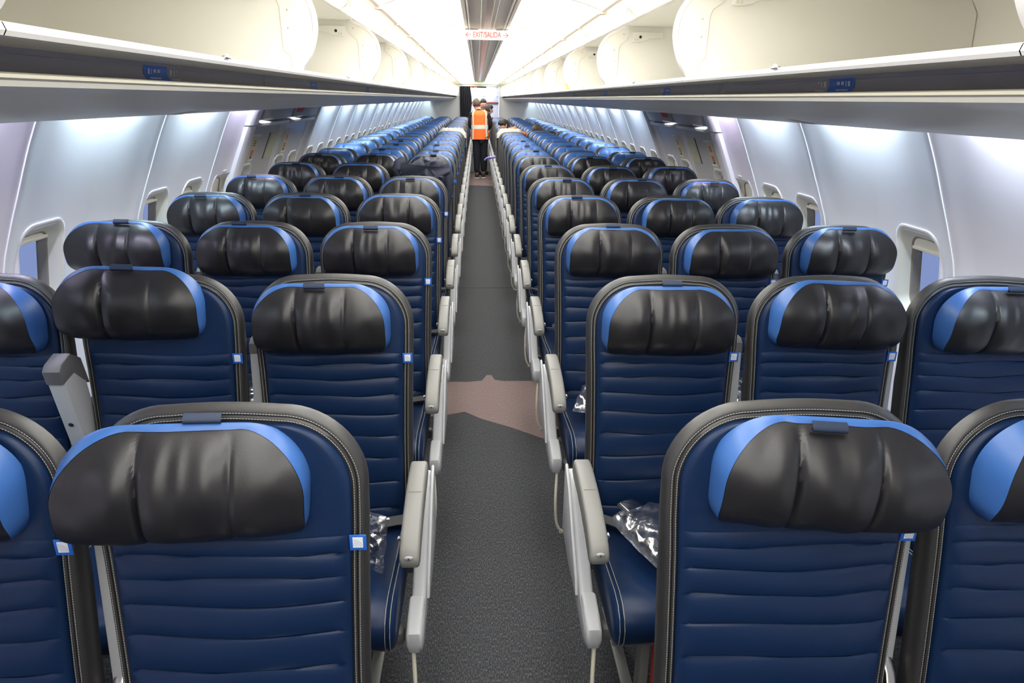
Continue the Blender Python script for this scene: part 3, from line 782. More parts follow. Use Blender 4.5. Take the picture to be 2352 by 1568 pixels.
def make_tag_mark():
    m = MB(); z = 0.952; x = 0.198; y = yf(z)-0.0112
    x0, x1, z0, z1 = x+0.0035, x+0.0205, z-0.009, z+0.011
    m.box(x0, x1, y, y+0.001, z0, z1, 'tagwhite')
    # globe grid arcs in the lower left
    for r in (0.006, 0.0095, 0.013, 0.0165):
        a = [(x0+0.0005+r*cos(t), z0+0.0005+r*sin(t)*0.95) for t in [math.radians(q) for q in range(2, 89, 14)]]
        a = [(min(px, x1-0.0003), min(pz, z1-0.0003)) for px, pz in a]
        for p, q in zip(a, a[1:]):
            m.add([(p[0], y-0.0003, p[1]), (q[0], y-0.0003, q[1]), (q[0]-0.0007, y-0.0003, q[1]-0.0009), (p[0]-0.0007, y-0.0003, p[1]-0.0009)], [(0, 1, 2, 3)], 'mark')
    return m
HH, HW_ = 0.098, 0.179        # headrest half height / half width
def hr_half(z):
    # half width of the rounded outline, z relative to centre
    rt, rb = 0.092, 0.055
    W = HW_
    if z > HH-rt: u = (z-(HH-rt))/rt; return W-rt*1.05+rt*1.05*math.sqrt(max(0, 1-u*u))
    if z < -HH+rb: u = ((-HH+rb)-z)/rb; return W-rb+rb*math.sqrt(max(0, 1-u*u))
    return W
def hr_depth(z):
    u = (z+0.012)/(HH+0.012) if z > -0.012 else (z+0.012)/(HH-0.006)
    return 0.014+0.080*max(0.0, 1-abs(u)**2.3)**0.75
def make_headrest(seed, mat):
    """front skin; origin at the centre of the headrest's rear face"""
    rnd = random.Random(seed)
    c1 = -0.068+rnd.uniform(-0.008, 0.008); c2 = 0.072+rnd.uniform(-0.012, 0.008)
    folds = [(rnd.uniform(-0.05, 0.06), rnd.uniform(-0.5, 0.5), rnd.uniform(0.009, 0.018), rnd.uniform(0.001, 0.0038)) for _ in range(3)]
    d1, d2 = rnd.uniform(0.007, 0.012), rnd.uniform(0.002, 0.009)
    zs = [HH*sin(PI/2*lerp(-1, 1, i/30)) for i in range(31)]
    cols = []
    N = 110
    for j in range(N+1): cols.append(-1+2*j/N)
    rows = []
    for z in zs:
        row = []; w_ = hr_half(z); D = hr_depth(z)
        for s_ in cols:
            x = s_*w_; e = 1-abs(s_)
            y = -D*(0.80+0.20*(1-abs(s_)**3)) 
            t = (z+HH)/(2*HH)
            ff = sin(PI*min(1, t*0.96+0.04))**0.35 * min(1, e/0.1)
            for c, dd in ((c1, d1), (c2, d2)):
                cc = c*(1-0.10*t)+0.010*(1-t)*(1 if c > 0 else -1)*-1
                u = (x-cc)
                y += ff*dd*0.9*math.exp(-(u/0.0040)**2)
                y += ff*dd*0.55*math.exp(-(u/0.022)**2)
                y -= ff*dd*0.30*math.exp(-((abs(u)-0.030)/0.018)**2)*max(0, t*1.2-0.2)
            for (fx, sl, fw, fd) in folds:
                u = x-(fx+sl*z*0.45); y -= fd*math.exp(-(u/fw)**2)*max(0, min(1, t*1.25-0.1))*min(1, (1-t)*8)
            y -= 0.0025*sin(x*55+seed)*sin(z*38+seed*2)*min(1, e/0.2)
            row.append((x, y, z))
        rows.append(row)
    m = MB(); m.grid(rows, mat)
    return m, rows
def make_headside(rows):
    m = MB()
    bd = [r_[0] for r_ in rows]+rows[-1][1:-1]+[r_[-1] for r_ in rows[::-1]]+rows[0][1:-1][::-1]
    bd = bd[::1]
    def out(p, k, yy):
        x, y, z = p; l = math.hypot(x/HW_, z/HH) or 1
        return (x+k*(x/HW_)/l, yy, z+k*(z/HH)/l*0.8)
    r0 = [out(p, 0.0008, p[1]) for p in bd]
    r1 = [out(p, 0.005, p[1]*0.75) for p in bd]
    r2 = [out(p, 0.009, p[1]*0.35) for p in bd]
    r3 = [out(p, 0.008, 0.0) for p in bd]
    m.grid([r0, r1, r2, r3], 'blue', closed=True)
    m.add(r3, [tuple(range(len(r3)))], 'blue')
    return m
def make_tab():
    m = MB(); rows = []
    for i in range(7):
        t = i/6; rows.append([(x, -0.010-0.008*sin(PI*t)+0.004*t, HH+0.003+0.017*t) for x in (-0.028, -0.010, 0.010, 0.028)])
    m.grid(rows, 'navy_soft'); m.grid([[(x, y+0.004, z) for x, y, z in r] for r in rows], 'navy_soft', flip=True)
    return m
def make_cushion():
    m = MB()
    pr = [(-0.10, 0.375), (-0.10, 0.44), (-0.125, 0.462), (-0.20, 0.462), (-0.32, 0.466), (-0.44, 0.480), (-0.52, 0.489), (-0.565, 0.484), (-0.592, 0.466), (-0.605, 0.44), (-0.603, 0.405), (-0.592, 0.385), (-0.56, 0.375), (-0.35, 0.37)]
    cy, cz_ = -0.35, 0.43
    rings = []
    for x, ins in ((-0.214, 0.03), (-0.212, 0.014), (-0.206, 0.005), (-0.196, 0.0), (-0.190, 0.003), (-0.184, -0.001), (-0.10, -0.004), (0, -0.005), (0.10, -0.004), (0.184, -0.001), (0.190, 0.003), (0.196, 0.0), (0.206, 0.005), (0.212, 0.014), (0.214, 0.03)):
        ring = []
        for (y, z) in pr:
            dy = (cy-y); dz = (cz_-z); l = math.hypot(dy, dz)
            ring.append((x, y+math.copysign(min(abs(dy), ins), dy), z+math.copysign(min(abs(dz), ins), dz)))
        rings.append(ring)
    # subdivide profile smoothly
    def dens(r):
        out = []; n = len(r)
        for i in range(n):
            p0, p1, p2, p3 = (Vector(r[(i+k-1) % n]) for k in range(4))
            for t in (0, 0.33, 0.66):
                out.append(tuple(0.5*((2*p1)+(-p0+p2)*t+(2*p0-5*p1+4*p2-p3)*t*t+(-p0+3*p1-3*p2+p3)*t**3)))
        return out
    rings = [dens(r) for r in rings]
    m.loft(rings, 'navy')
    return m
def make_cush_stitch(m):
    for x in (-0.200, -0.188, 0.188, 0.200):
        pts = [(x, -0.13, 0.4625), (x, -0.20, 0.4640), (x, -0.32, 0.4680), (x, -0.44, 0.4820), (x, -0.52, 0.4910), (x, -0.567, 0.4860), (x, -0.595, 0.4675), (x, -0.6085, 0.44), (x, -0.6065, 0.405), (x, -0.595, 0.385)]
        m.tube(pts, 0.0009, 'stitch', 4)
    return m
# aisle side hardware, built for the right-hand block (aisle at local -x)
AX = -0.243
def arm_pad():
    m = MB()
    top = [(-0.180, 0.676), (-0.21, 0.680), (-0.27, 0.678), (-0.34, 0.670), (-0.41, 0.656), (-0.47, 0.637), (-0.505, 0.618), (-0.522, 0.600)]
    bot = [(-0.526, 0.585), (-0.520, 0.572), (-0.50, 0.566), (-0.44, 0.586), (-0.36, 0.606), (-0.28, 0.618), (-0.20, 0.620), (-0.165, 0.630)]
    m.prism(top+bot, AX-0.026, AX+0.024, 'grey', 0.009, seg=3)
    m.tube([(AX-0.0262, -0.33, 0.62), (AX-0.0255, -0.333, 0.662), (AX-0.017, -0.335, 0.6712), (AX+0.015, -0.335, 0.6712), (AX+0.0235, -0.333, 0.662), (AX+0.0242, -0.33, 0.62)], 0.0007, 'dgrey', 5)
    return m
def arm_detail():
    m = MB(); m.sphere((AX, -0.5225, 0.601), 0.010, 'lgrey', 12, (1.2, 0.35, 0.6)); m.sphere((AX, -0.5260, 0.601), 0.0022, 'dark', 8)
    return m
def knob():
    m = MB(); m.tube([(AX+0.024, -0.455, 0.61), (AX+0.031, -0.455, 0.61), (AX+0.034, -0.455, 0.61)], [0.007, 0.009, 0.006], 'chrome', 12); return m
def end_panel():
    m = MB()
    poly = [(-0.10, 0.600), (-0.168, 0.605), (-0.228, 0.580), (-0.308, 0.523), (-0.388, 0.458), (-0.448, 0.420), (-0.513, 0.406), (-0.550, 0.394), (-0.558, 0.370), (-0.550, 0.348), (-0.518, 0.336), (-0.418, 0.343), (-0.308, 0.348), (-0.178, 0.363), (-0.058, 0.378)]
    m.prism(poly, AX-0.032, AX+0.006, 'lgrey', 0.010, seg=3)
    m.prism([(-0.118, 0.628), (-0.198, 0.593), (-0.298, 0.508), (-0.398, 0.433), (-0.418, 0.393), (-0.278, 0.383), (-0.118, 0.403)], AX-0.040, AX-0.030, 'lgrey', 0.004, seg=2)
    return m
def panel_foot():
    m = MB(); m.prism([(-0.446, 0.426), (-0.508, 0.414), (-0.556, 0.400), (-0.566, 0.370), (-0.556, 0.342), (-0.518, 0.330), (-0.453, 0.336)], AX-0.030, AX+0.012, 'lgrey', 0.010, seg=3); return m
def under_frame():
    m = MB()
    m.box(-0.22, 0.22, -0.50, -0.46, 0.31, 0.35, 'dgrey', 0.01); m.box(-0.22, 0.22, -0.20, -0.16, 0.30, 0.34, 'dgrey', 0.01)
    m.prism([(-0.10, 0.37), (-0.56, 0.372), (-0.56, 0.352), (-0.10, 0.345)], -0.205, 0.205, 'dgrey', 0.003)
    return m
def leg_mesh():
    m = MB()
    m.prism([(-0.50, 0.32), (-0.46, 0.32), (-0.14, 0.04), (-0.05, 0.0), (-0.12, 0.0), (-0.20, 0.03)], -0.012, 0.012, 'grey', 0.003)
    m.prism([(-0.50, 0.32), (-0.46, 0.32), (-0.45, 0.0), (-0.52, 0.0)], -0.012, 0.012, 'grey', 0.003)
    m.box(-0.018, 0.018, -0.56, -0.02, 0.0, 0.012, 'grey', 0.003)
    return m
def bag_bar():
    m = MB()
    pts_ = [(AX-0.005, -0.545, 0.34), (AX-0.010, -0.575, 0.24), (AX-0.006, -0.575, 0.16), (AX+0.004, -0.572, 0.115), (AX+0.022, -0.565, 0.090), (AX+0.05, -0.56, 0.082), (0.19, -0.555, 0.08)]
    fine = []
    for i_ in range(49):
        tt = i_/48*(len(pts_)-1); fine.append(tuple(smooth_tab([(k, p[c]) for k, p in enumerate(pts_)], tt) for c in range(3)))
    m.tube(fine, 0.0055, 'cream_tube', 8)
    return m
def centre_arm():
    """armrest between two seats, folded up between the backrests"""
    m = MB(); x = 0.2407
    poly = [(-0.060, 0.62), (-0.022, 0.955), (-0.005, 0.985), (0.035, 0.985), (0.055, 0.955), (0.010, 0.62)]
    m.prism(poly, x-0.0128, x+0.0128, 'lgrey', 0.004)
    return m
def centre_arm_cap():
    m = MB(); x = 0.2407
    m.prism([(-0.0255, 0.95), (-0.021, 0.978), (-0.003, 0.990), (0.037, 0.990), (0.064, 0.945), (0.050, 0.86), (0.035, 0.90)], x-0.0135, x+0.0135, 'dgrey', 0.004); return m
def forward_arm():
    m = MB(); x = 0.2407
    m.prism([(-0.060, 0.62), (-0.022, 0.935), (-0.01, 0.955), (0.040, 0.955), (0.075, 0.93), (0.010, 0.62)], x-0.023, x+0.023, 'lgrey', 0.005); return m
def forward_cap():
    m = MB(); x = 0.2407
    m.prism([(-0.026, 0.935), (-0.022, 0.975), (-0.003, 0.985), (0.047, 0.985), (0.080, 0.945), (0.072, 0.86), (0.052, 0.885), (0.028, 0.93)], x-0.024, x+0.024, 'dgrey', 0.004); return m
def centre_bracket():
    m = MB(); x = 0.2407
    pts = [(-0.055, 0.66), (-0.075, 0.64), (-0.115, 0.56), (-0.20, 0.47), (-0.26, 0.42), (-0.26, 0.395), (-0.18, 0.41), (-0.09, 0.44), (-0.04, 0.50), (-0.01, 0.62)]
    m.prism(pts, x-0.010, x+0.010, 'steel', 0.004); return m
def belt():
    m = MB()
    rows = []
    for i in range(13):
        t = i/12; x = -0.205+0.20*t; rows.append([(x, -0.16-0.06*t-0.02*sin(t*PI), 0.476+0.012*(1-t)+0.004*sin(6*t)), (x+0.004, -0.205-0.06*t-0.02*sin(t*PI), 0.474+0.012*(1-t)+0.004*sin(6*t+1))])
    m.grid(rows, 'belt'); m.grid([[(x, y, z-0.002) for x, y, z in r] for r in rows], 'belt', flip=True)
    rows = []
    for i in range(13):
        t = i/12; x = 0.205-0.17*t; rows.append([(x, -0.16-0.03*t, 0.476+0.012*(1-t)), (x+0.004, -0.205-0.03*t, 0.474+0.012*(1-t))])
    m.grid(rows, 'belt', flip=True); m.grid([[(x, y, z-0.002) for x, y, z in r] for r in rows], 'belt')
    return m
def buckle():
    m = MB(); m.prism([(-0.030, -0.026), (0.026, -0.026), (0.036, -0.012), (0.036, 0.012), (0.026, 0.026), (-0.030, 0.026)], 0.0, 0.012, 'chrome', 0.003, axis='z')
    m.prism([(-0.026, -0.022), (0.020, -0.022), (0.020, 0.022), (-0.026, 0.022)], 0.012, 0.020, 'chrome', 0.004, axis='z'); return m

D = {}
D['shell'] = make_shell().data('backrest', 40)
for i in range(3): D['panel', i] = make_panel(i).data('quilted_panel', 60)
D['stitch'] = make_stitch().data('stitching', None); D['stitch_far'] = make_stitch_far().data('stitching', 60)
D['tag'] = make_tag().data('logo_tag', 30); D['tag_mark'] = make_tag_mark().data('tag_emblem', None)
NV = 6
for i in range(NV):
    m, rows = make_headrest(11+i*7, 'black'); D['hr', i] = m.data('headrest', 60); D['hs', i] = make_headside(rows).data('headrest_side', 60)
    m, rows = make_headrest(71+i*5, 'blue'); D['hrb', i] = m.data('headrest', 60); D['hsb', i] = make_headside(rows).data('headrest_side', 60)
D['tab'] = make_tab().data('strap_tab', 60)
D['cushion'] = make_cushion().data('seat_cushion', 45); D['cushion_near'] = make_cush_stitch(make_cushion()).data('seat_cushion', 45)
hw = {'armrest': arm_pad(), 'arm_detail': arm_detail(), 'recline_button': knob(), 'end_panel': end_panel(), 'panel_foot': panel_foot(), 'leg': leg_mesh(), 'baggage_bar': bag_bar(), 'under_frame': under_frame(), 'centre_arm': centre_arm(), 'arm_cap': centre_arm_cap(), 'arm_bracket': centre_bracket(), 'fwd_arm': forward_arm(), 'fwd_cap': forward_cap()}
for k, v in hw.items():
    D[k, 1] = v.data(k, 40); D[k, -1] = v.mirror().data(k, 40)
D['belt'] = belt().data('seat_belt', 60); D['buckle'] = buckle().data('belt_buckle', 40)

NROW = 24
ROWY = [1.0543+0.87*(n-1) for n in range(1, 8)]
ROWY[5] += 0.03; ROWY[6] += 0.08
while len(ROWY) < NROW: ROWY.append(7.035+0.787*(len(ROWY)-7))
A0, SP = 0.4788, 0.4813
# headrest tweaks for the near seats: (dx, dz, tilt about x, roll about y, yaw about z)
HT = {(-1, 1, 0): (-0.052, -0.004, -0.02, 0.06, 0.16), (-1, 2, 1): (-0.055, 0.036, -0.06, 0.04, 0.10), (-1, 1, 1): (-0.02, -0.004, 0, 0.03, 0.05),
      (-1, 3, 2): (-0.03, 0.010, 0, 0.01, 0.03), (-1, 3, 1): (-0.018, 0.0, 0, 0, 0), (-1, 2, 0): (-0.022, -0.006, 0, 0, 0), (-1, 3, 0): (-0.012, 0, 0, 0, 0),
      (1, 1, 0): (0.035, -0.002, -0.02, 0.03, -0.08), (1, 2, 1): (0.012, 0.004, 0, 0.03, -0.03), (1, 3, 2): (0.02, 0.006, 0, 0.0, 0), (1, 4, 1): (0.035, 0.0, 0, 0, 0),
      (1, 4, 2): (0.03, 0.0, 0, 0, 0), (1, 2, 0): (0.0, -0.012, 0, 0, 0), (1, 2, 2): (0.03, -0.012, 0, 0.02, 0), (1, 5, 0): (0.012, -0.002, 0, 0, 0)}
rnd = random.Random(5)
POS = ['aisle', 'middle', 'window']
SEATS = {}
def seat(s, n, k):
    y = ROWY[n-1]; x = s*(A0+k*SP); side = 'left' if s < 0 else 'right'
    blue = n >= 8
    hd = 'blue headrest' if blue else 'black headrest'
    rowname = {1: 'row nearest the camera', NROW: 'last row'}.get(n, '%s row from camera' % ORD[n-1])
    lab = 'navy leather %s seat, %s, %s of aisle, %s' % (POS[k], hd, side, rowname)
    t = thing('airline_seat', lab, 'airline seat', (x, y, 0), 'navy airline seats %s of the aisle' % side)
    SEATS[s, n, k] = t
    v = rnd.randrange(3); i = rnd.randrange(NV)
    b = put('backrest', D['shell'], t)
    p = put('quilted_panel', D['panel', v], t)
    st = put('stitching', D['stitch'] if n <= 3 else D['stitch_far'], b); tag(st, kind='stuff') if False else None
    tg = put('logo_tag', D['tag'], b); tg['label'] = 'small blue tag with a white square'
    if n <= 6: put('tag_emblem', D['tag_mark'], tg)
    hx, hz, tl, rl, yw = HT.get((s, n, k), (s*rnd.uniform(0.0, 0.014), rnd.uniform(-0.008, 0.004), 0, rnd.uniform(-0.012, 0.012), 0))
    zc = 1.076+hz
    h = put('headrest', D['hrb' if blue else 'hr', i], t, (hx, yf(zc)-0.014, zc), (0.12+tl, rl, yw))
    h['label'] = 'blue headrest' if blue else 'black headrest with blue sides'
    put('headrest_side', D['hsb' if blue else 'hs', i], h)
    if n <= 10 and rnd.random() < 0.75: put('strap_tab', D['tab'], h, (rnd.uniform(-0.03, 0.03), 0, 0), (rnd.uniform(-0.1, 0.25), 0, 0))
    put('seat_cushion', D['cushion_near' if n <= 5 else 'cushion'], t)
    put('under_frame', D['under_frame', 1], t)
    if n <= 6 and (s, n, k) not in ((1, 3, 1), (-1, 3, 1), (1, 3, 0), (1, 4, 0)):
        be = put('seat_belt', D['belt'], t)
        bx = -0.105 if (s, n, k) == (1, 2, 0) else 0.0
        bk = put('belt_buckle', D['buckle'], be, (bx, -0.245, 0.486 if bx == 0 else 0.548), (0.1, 0.05, 0.5)); bk['label'] = 'chrome buckle'
    if k == 0:
        a = put('armrest', D['armrest', s], t)
        if n <= 5: put('arm_button', D['arm_detail', s], a)
        put('recline_button', D['recline_button', s], a)
        e = put('end_panel', D['end_panel', s], t); put('panel_foot', D['panel_foot', s], e)
        put('baggage_bar', D['baggage_bar', s], t)
    if k in (0, 2) or n <= 3: put('leg', D['leg', s], t, (0.0 if k else s*-0.10, 0, 0))
    if k < 2:
        fwd = (s, n, k) in ((-1, 2, 1),)
        ca = put('centre_armrest', D['fwd_arm' if fwd else 'centre_arm', s], t)
        cap = put('armrest_cap', D['fwd_cap' if fwd else 'arm_cap', s], ca)
        put('armrest_bracket', D['arm_bracket', s], t)
        ca['label'] = 'pale grey armrest folded up'
        if fwd:
            piv = Vector((0, -0.02, 0.62)); an = math.radians(18)
            ca.location = piv - Matrix.Rotation(an, 3, 'X') @ piv + Vector((0, -0.055, 0)); ca.rotation_euler = (an, 0, 0)
            hb = MB(); hb.sphere((-0.2407, -0.0405, 0.80), 0.007, 'dark', 10, (1, 0.3, 1)); hb.build('screw_hole', ca)
    return t
for n in range(1, NROW+1):
    for s in (-1, 1):
        for k in range(3): seat(s, n, k)
#PART2
# ------------------------------------------------------------------ things lying on the seats and people
def skin_mesh(name, verts, edges, mat, sub=2, root=0):
    """verts: (x,y,z,rx,ry); grows one continuous surface round the joints"""
    me = bpy.data.meshes.new(name); me.from_pydata([v[:3] for v in verts], edges, [])
    ob = bpy.data.objects.new(name, me); C.objects.link(ob)
    sk = ob.modifiers.new('skin', 'SKIN'); sk.use_smooth_shade = True
    for i, v in enumerate(verts):
        sv = me.skin_vertices[0].data[i]; sv.radius = (v[3], v[4]); sv.use_root = (i == root)
    ss = ob.modifiers.new('sub', 'SUBSURF'); ss.levels = sub; ss.render_levels = sub
    dg = bpy.context.evaluated_depsgraph_get(); dg.update()
    m2 = bpy.data.meshes.new_from_object(ob.evaluated_get(dg)); bpy.data.objects.remove(ob)
    m2.materials.clear(); m2.materials.append(MT[mat])
    m2.polygons.foreach_set('use_smooth', [True]*len(m2.polygons))
    m2.name = name
    return m2
def hand(m, wrist, d, palm_n, mat='skin', side=1, sc=1.0):
    """five fingered relaxed hand as chains grown from the palm"""
    d = Vector(d).normalized(); n = Vector(palm_n).normalized(); a = d.cross(n).normalized()*side; w0 = Vector(wrist)
    for k, (off, ln) in enumerate(((-0.030, 0.065), (-0.010, 0.078), (0.010, 0.074), (0.029, 0.058))):
        b = w0 + d*0.085*sc + a*off*sc
        p = [w0+d*0.02*sc+a*off*0.6*sc, b, b+(d*0.45*ln*1.0+n*0.008)*sc, b+(d*0.8*ln+n*0.026)*sc, b+(d*0.92*ln+n*0.045)*sc]
        m.tube(p, [0.013*sc, 0.011*sc, 0.0095*sc, 0.0085*sc, 0.006*sc], mat, 8)
    p = [w0+d*0.02*sc-a*0.015*sc, w0+d*0.045*sc-a*0.040*sc+n*0.01*sc, w0+d*0.078*sc-a*0.055*sc+n*0.022*sc, w0+d*0.10*sc-a*0.056*sc+n*0.030*sc]
    m.tube(p, [0.014*sc, 0.012*sc, 0.0105*sc, 0.007*sc], mat, 8)

def head_verts(c, f, up=(0, 0, 1)):
    """chain verts for neck-base -> head; c is the head centre, f facing"""
    f = Vector(f).normalized(); c = Vector(c)
    return c, f
def add_face(t, c, f, hairmat, long=False, capz=0.0):
    """nose, ears, eyes and mouth plus hair shell round the head centre c, facing f"""
    c = Vector(c); f = Vector(f).normalized(); r = f.cross(Vector((0, 0, 1))).normalized(); u = r.cross(f)
    hm = MB(); rings = []
    for i in range(11):
        ph = -0.62+ (PI/2+0.62)*i/10
        ring = []
        for j in range(20):
            th = 2*PI*j/20
            dv = r*cos(th)*cos(ph)*0.081 + f*sin(th)*cos(ph)*0.098 + u*sin(ph)*0.112
            # pull the hair back from the face
            front = max(0, sin(th))
            if ph < 0.55: dv -= f*front*0.060*min(1, (0.55-ph)*2.2); dv *= (1-0.10*front*min(1, (0.55-ph)*2))
            if long and ph < 0: dv += -u*0.05*(-ph)*(1-front) - f*0.01
            ring.append(tuple(c+u*0.012-f*0.006+dv))
        rings.append(ring)
    hm.loft(rings, hairmat); hm.build('hair', t, smooth=80)
    fm = MB()
    fm.sphere(tuple(c+f*0.088-u*0.012), 0.013, 'skin', 8, (1, 1, 1.5))
    for s in (-1, 1): fm.sphere(tuple(c+r*s*0.078-u*0.005-f*0.008), 0.022, 'skin', 8, (0.5, 0.9, 1.3))
    fm.build('ears_and_nose', t, smooth=80)
    em = MB()
    for s in (-1, 1): em.sphere(tuple(c+f*0.074+r*s*0.028+u*0.010), 0.0085, 'dark', 8, (1.3, 1, 0.7))
    em.build('eyes', t, smooth=80)
    mm = MB(); mm.sphere(tuple(c+f*0.074-u*0.045), 0.014, 'red', 8, (1.5, 0.6, 0.35)); mm.build('mouth', t, smooth=80)

def vest_mesh(c0, c1, w0, w1, d0, d1, back=1, bend=None):
    """open-armed safety vest: loft from hem c0 to shoulders c1; tape: two verticals and a waist band"""
    m = MB(); NZ, NA = 22, 40; c0 = Vector(c0); c1 = Vector(c1)
    ax = (c1-c0); L = ax.length; ax.normalize(); side = Vector((1, 0, 0)); side = (side-ax*side.dot(ax)).normalized(); fr = ax.cross(side)
    rows = []
    for i in range(NZ+1):
        t = i/NZ; cc = c0.lerp(c1, t)
        w_ = lerp(w0, w1, t)*(1-0.06*sin(PI*t)); d_ = lerp(d0, d1, t)
        if t > 0.86: k = (t-0.86)/0.14; w_ *= 1-0.30*k*k; d_ *= 1-0.35*k
        row = []
        for j in range(NA):
            a = 2*PI*j/NA; ca, sa = cos(a), sin(a)
            row.append(tuple(cc+side*w_*math.copysign(abs(ca)**0.75, ca)+fr*d_*math.copysign(abs(sa)**0.8, sa)))
        rows.append(row)
    vs_ = [p for r in rows for p in r]
    fo, fr_ = [], []
    for i in range(NZ):
        t = (i+0.5)/NZ
        for j in range(NA):
            a = 2*PI*(j+0.5)/NA; x = abs(cos(a))
            f_ = (i*NA+j, i*NA+(j+1) % NA, (i+1)*NA+(j+1) % NA, (i+1)*NA+j)
            tape = (0.38 < t < 0.48) or (0.62 < x < 0.80)
            (fr_ if tape else fo).append(f_)
    m.add(vs_, fo, 'vest'); m.add(vs_, fr_, 'reflect')
    m.add(rows[-1], [tuple(range(NA))], 'vest')
    return m

# man in the aisle, seen from behind
t = thing('person', 'person in orange reflective vest and dark trousers standing in the aisle, back to camera', 'person', (0.0, 15.5, 0))
hc = (-0.085, 0.03, 1.545)
bv = [(-0.01, 0, 0.92, 0.13, 0.10), (-0.01, 0.0, 1.10, 0.125, 0.09), (-0.015, 0.0, 1.28, 0.15, 0.10), (-0.03, 0.0, 1.38, 0.09, 0.075), (-0.055, 0.012, 1.44, 0.050, 0.052), (-0.078, 0.025, 1.50, 0.062, 0.070), (-0.085, 0.03, 1.56, 0.080, 0.096), (-0.085, 0.025, 1.61, 0.052, 0.065),
      (-0.19, 0.0, 1.335, 0.062, 0.062), (-0.225, 0.02, 1.12, 0.045, 0.045), (-0.15, 0.20, 1.02, 0.034, 0.034), (-0.11, 0.26, 1.01, 0.028, 0.022),
      (0.165, 0.0, 1.335, 0.062, 0.062), (0.225, 0.02, 1.12, 0.045, 0.045), (0.15, 0.20, 1.02, 0.034, 0.034), (0.11, 0.26, 1.01, 0.028, 0.022),
      (-0.080, 0, 0.84, 0.090, 0.095), (-0.075, 0.0, 0.48, 0.058, 0.062), (-0.075, 0.02, 0.10, 0.042, 0.045), (-0.075, 0.10, 0.04, 0.040, 0.030),
      (0.075, 0, 0.84, 0.090, 0.095), (0.075, 0.01, 0.48, 0.058, 0.062), (0.065, 0.08, 0.12, 0.042, 0.045), (0.065, 0.16, 0.06, 0.040, 0.030)]
be = [(0, 1), (1, 2), (2, 3), (3, 4), (4, 5), (5, 6), (6, 7), (2, 8), (8, 9), (9, 10), (10, 11), (2, 12), (12, 13), (13, 14), (14, 15), (0, 16), (16, 17), (17, 18), (18, 19), (0, 20), (20, 21), (21, 22), (22, 23)]
put('body', skin_mesh('body', bv, be, 'skin'), t)
def clothes(name, idx, mat, grow, par, top=None, V=None, E=None):
    vv = [V[i][:3]+(V[i][3]+grow, V[i][4]+grow) for i in idx]; mp = {i: k for k, i in enumerate(idx)}
    ee = [(mp[a], mp[b]) for a, b in E if a in mp and b in mp]
    return put(name, skin_mesh(name, vv, ee, mat), par)
clothes('trousers', [0, 16, 17, 18, 20, 21, 22], 'uniform', 0.022, t, V=bv, E=be)
clothes('shirt', [1, 2, 3, 8, 9, 10, 12, 13, 14], 'uniform', 0.010, t, V=bv, E=be)
vest_mesh((-0.01, 0, 0.83), (-0.02, 0, 1.425), 0.200, 0.190, 0.165, 0.125).build('vest', t, smooth=60)
add_face(t, hc, (-0.25, 0.9, -0.25), 'hairb')
for x, y_, dz in ((-0.075, 0.05, 0.0), (0.065, 0.11, 0.0)):
    m = MB(); m.box(x-0.048, x+0.048, y_-0.09, y_+0.17, 0.004, 0.085, 'dark', 0.03, 3); so = m.build('shoe', t)
    m = MB(); m.box(x-0.05, x+0.05, y_-0.095, y_+0.175, 0.0, 0.018, 'bead', 0.006); m.build('sole', so)
m = MB(); hand(m, (-0.11, 0.26, 1.01), (0.2, 1, 0), (0, 0, -1)); hand(m, (0.11, 0.26, 1.01), (-0.2, 1, 0), (0, 0, -1), side=-1); m.build('hands', t, smooth=60)

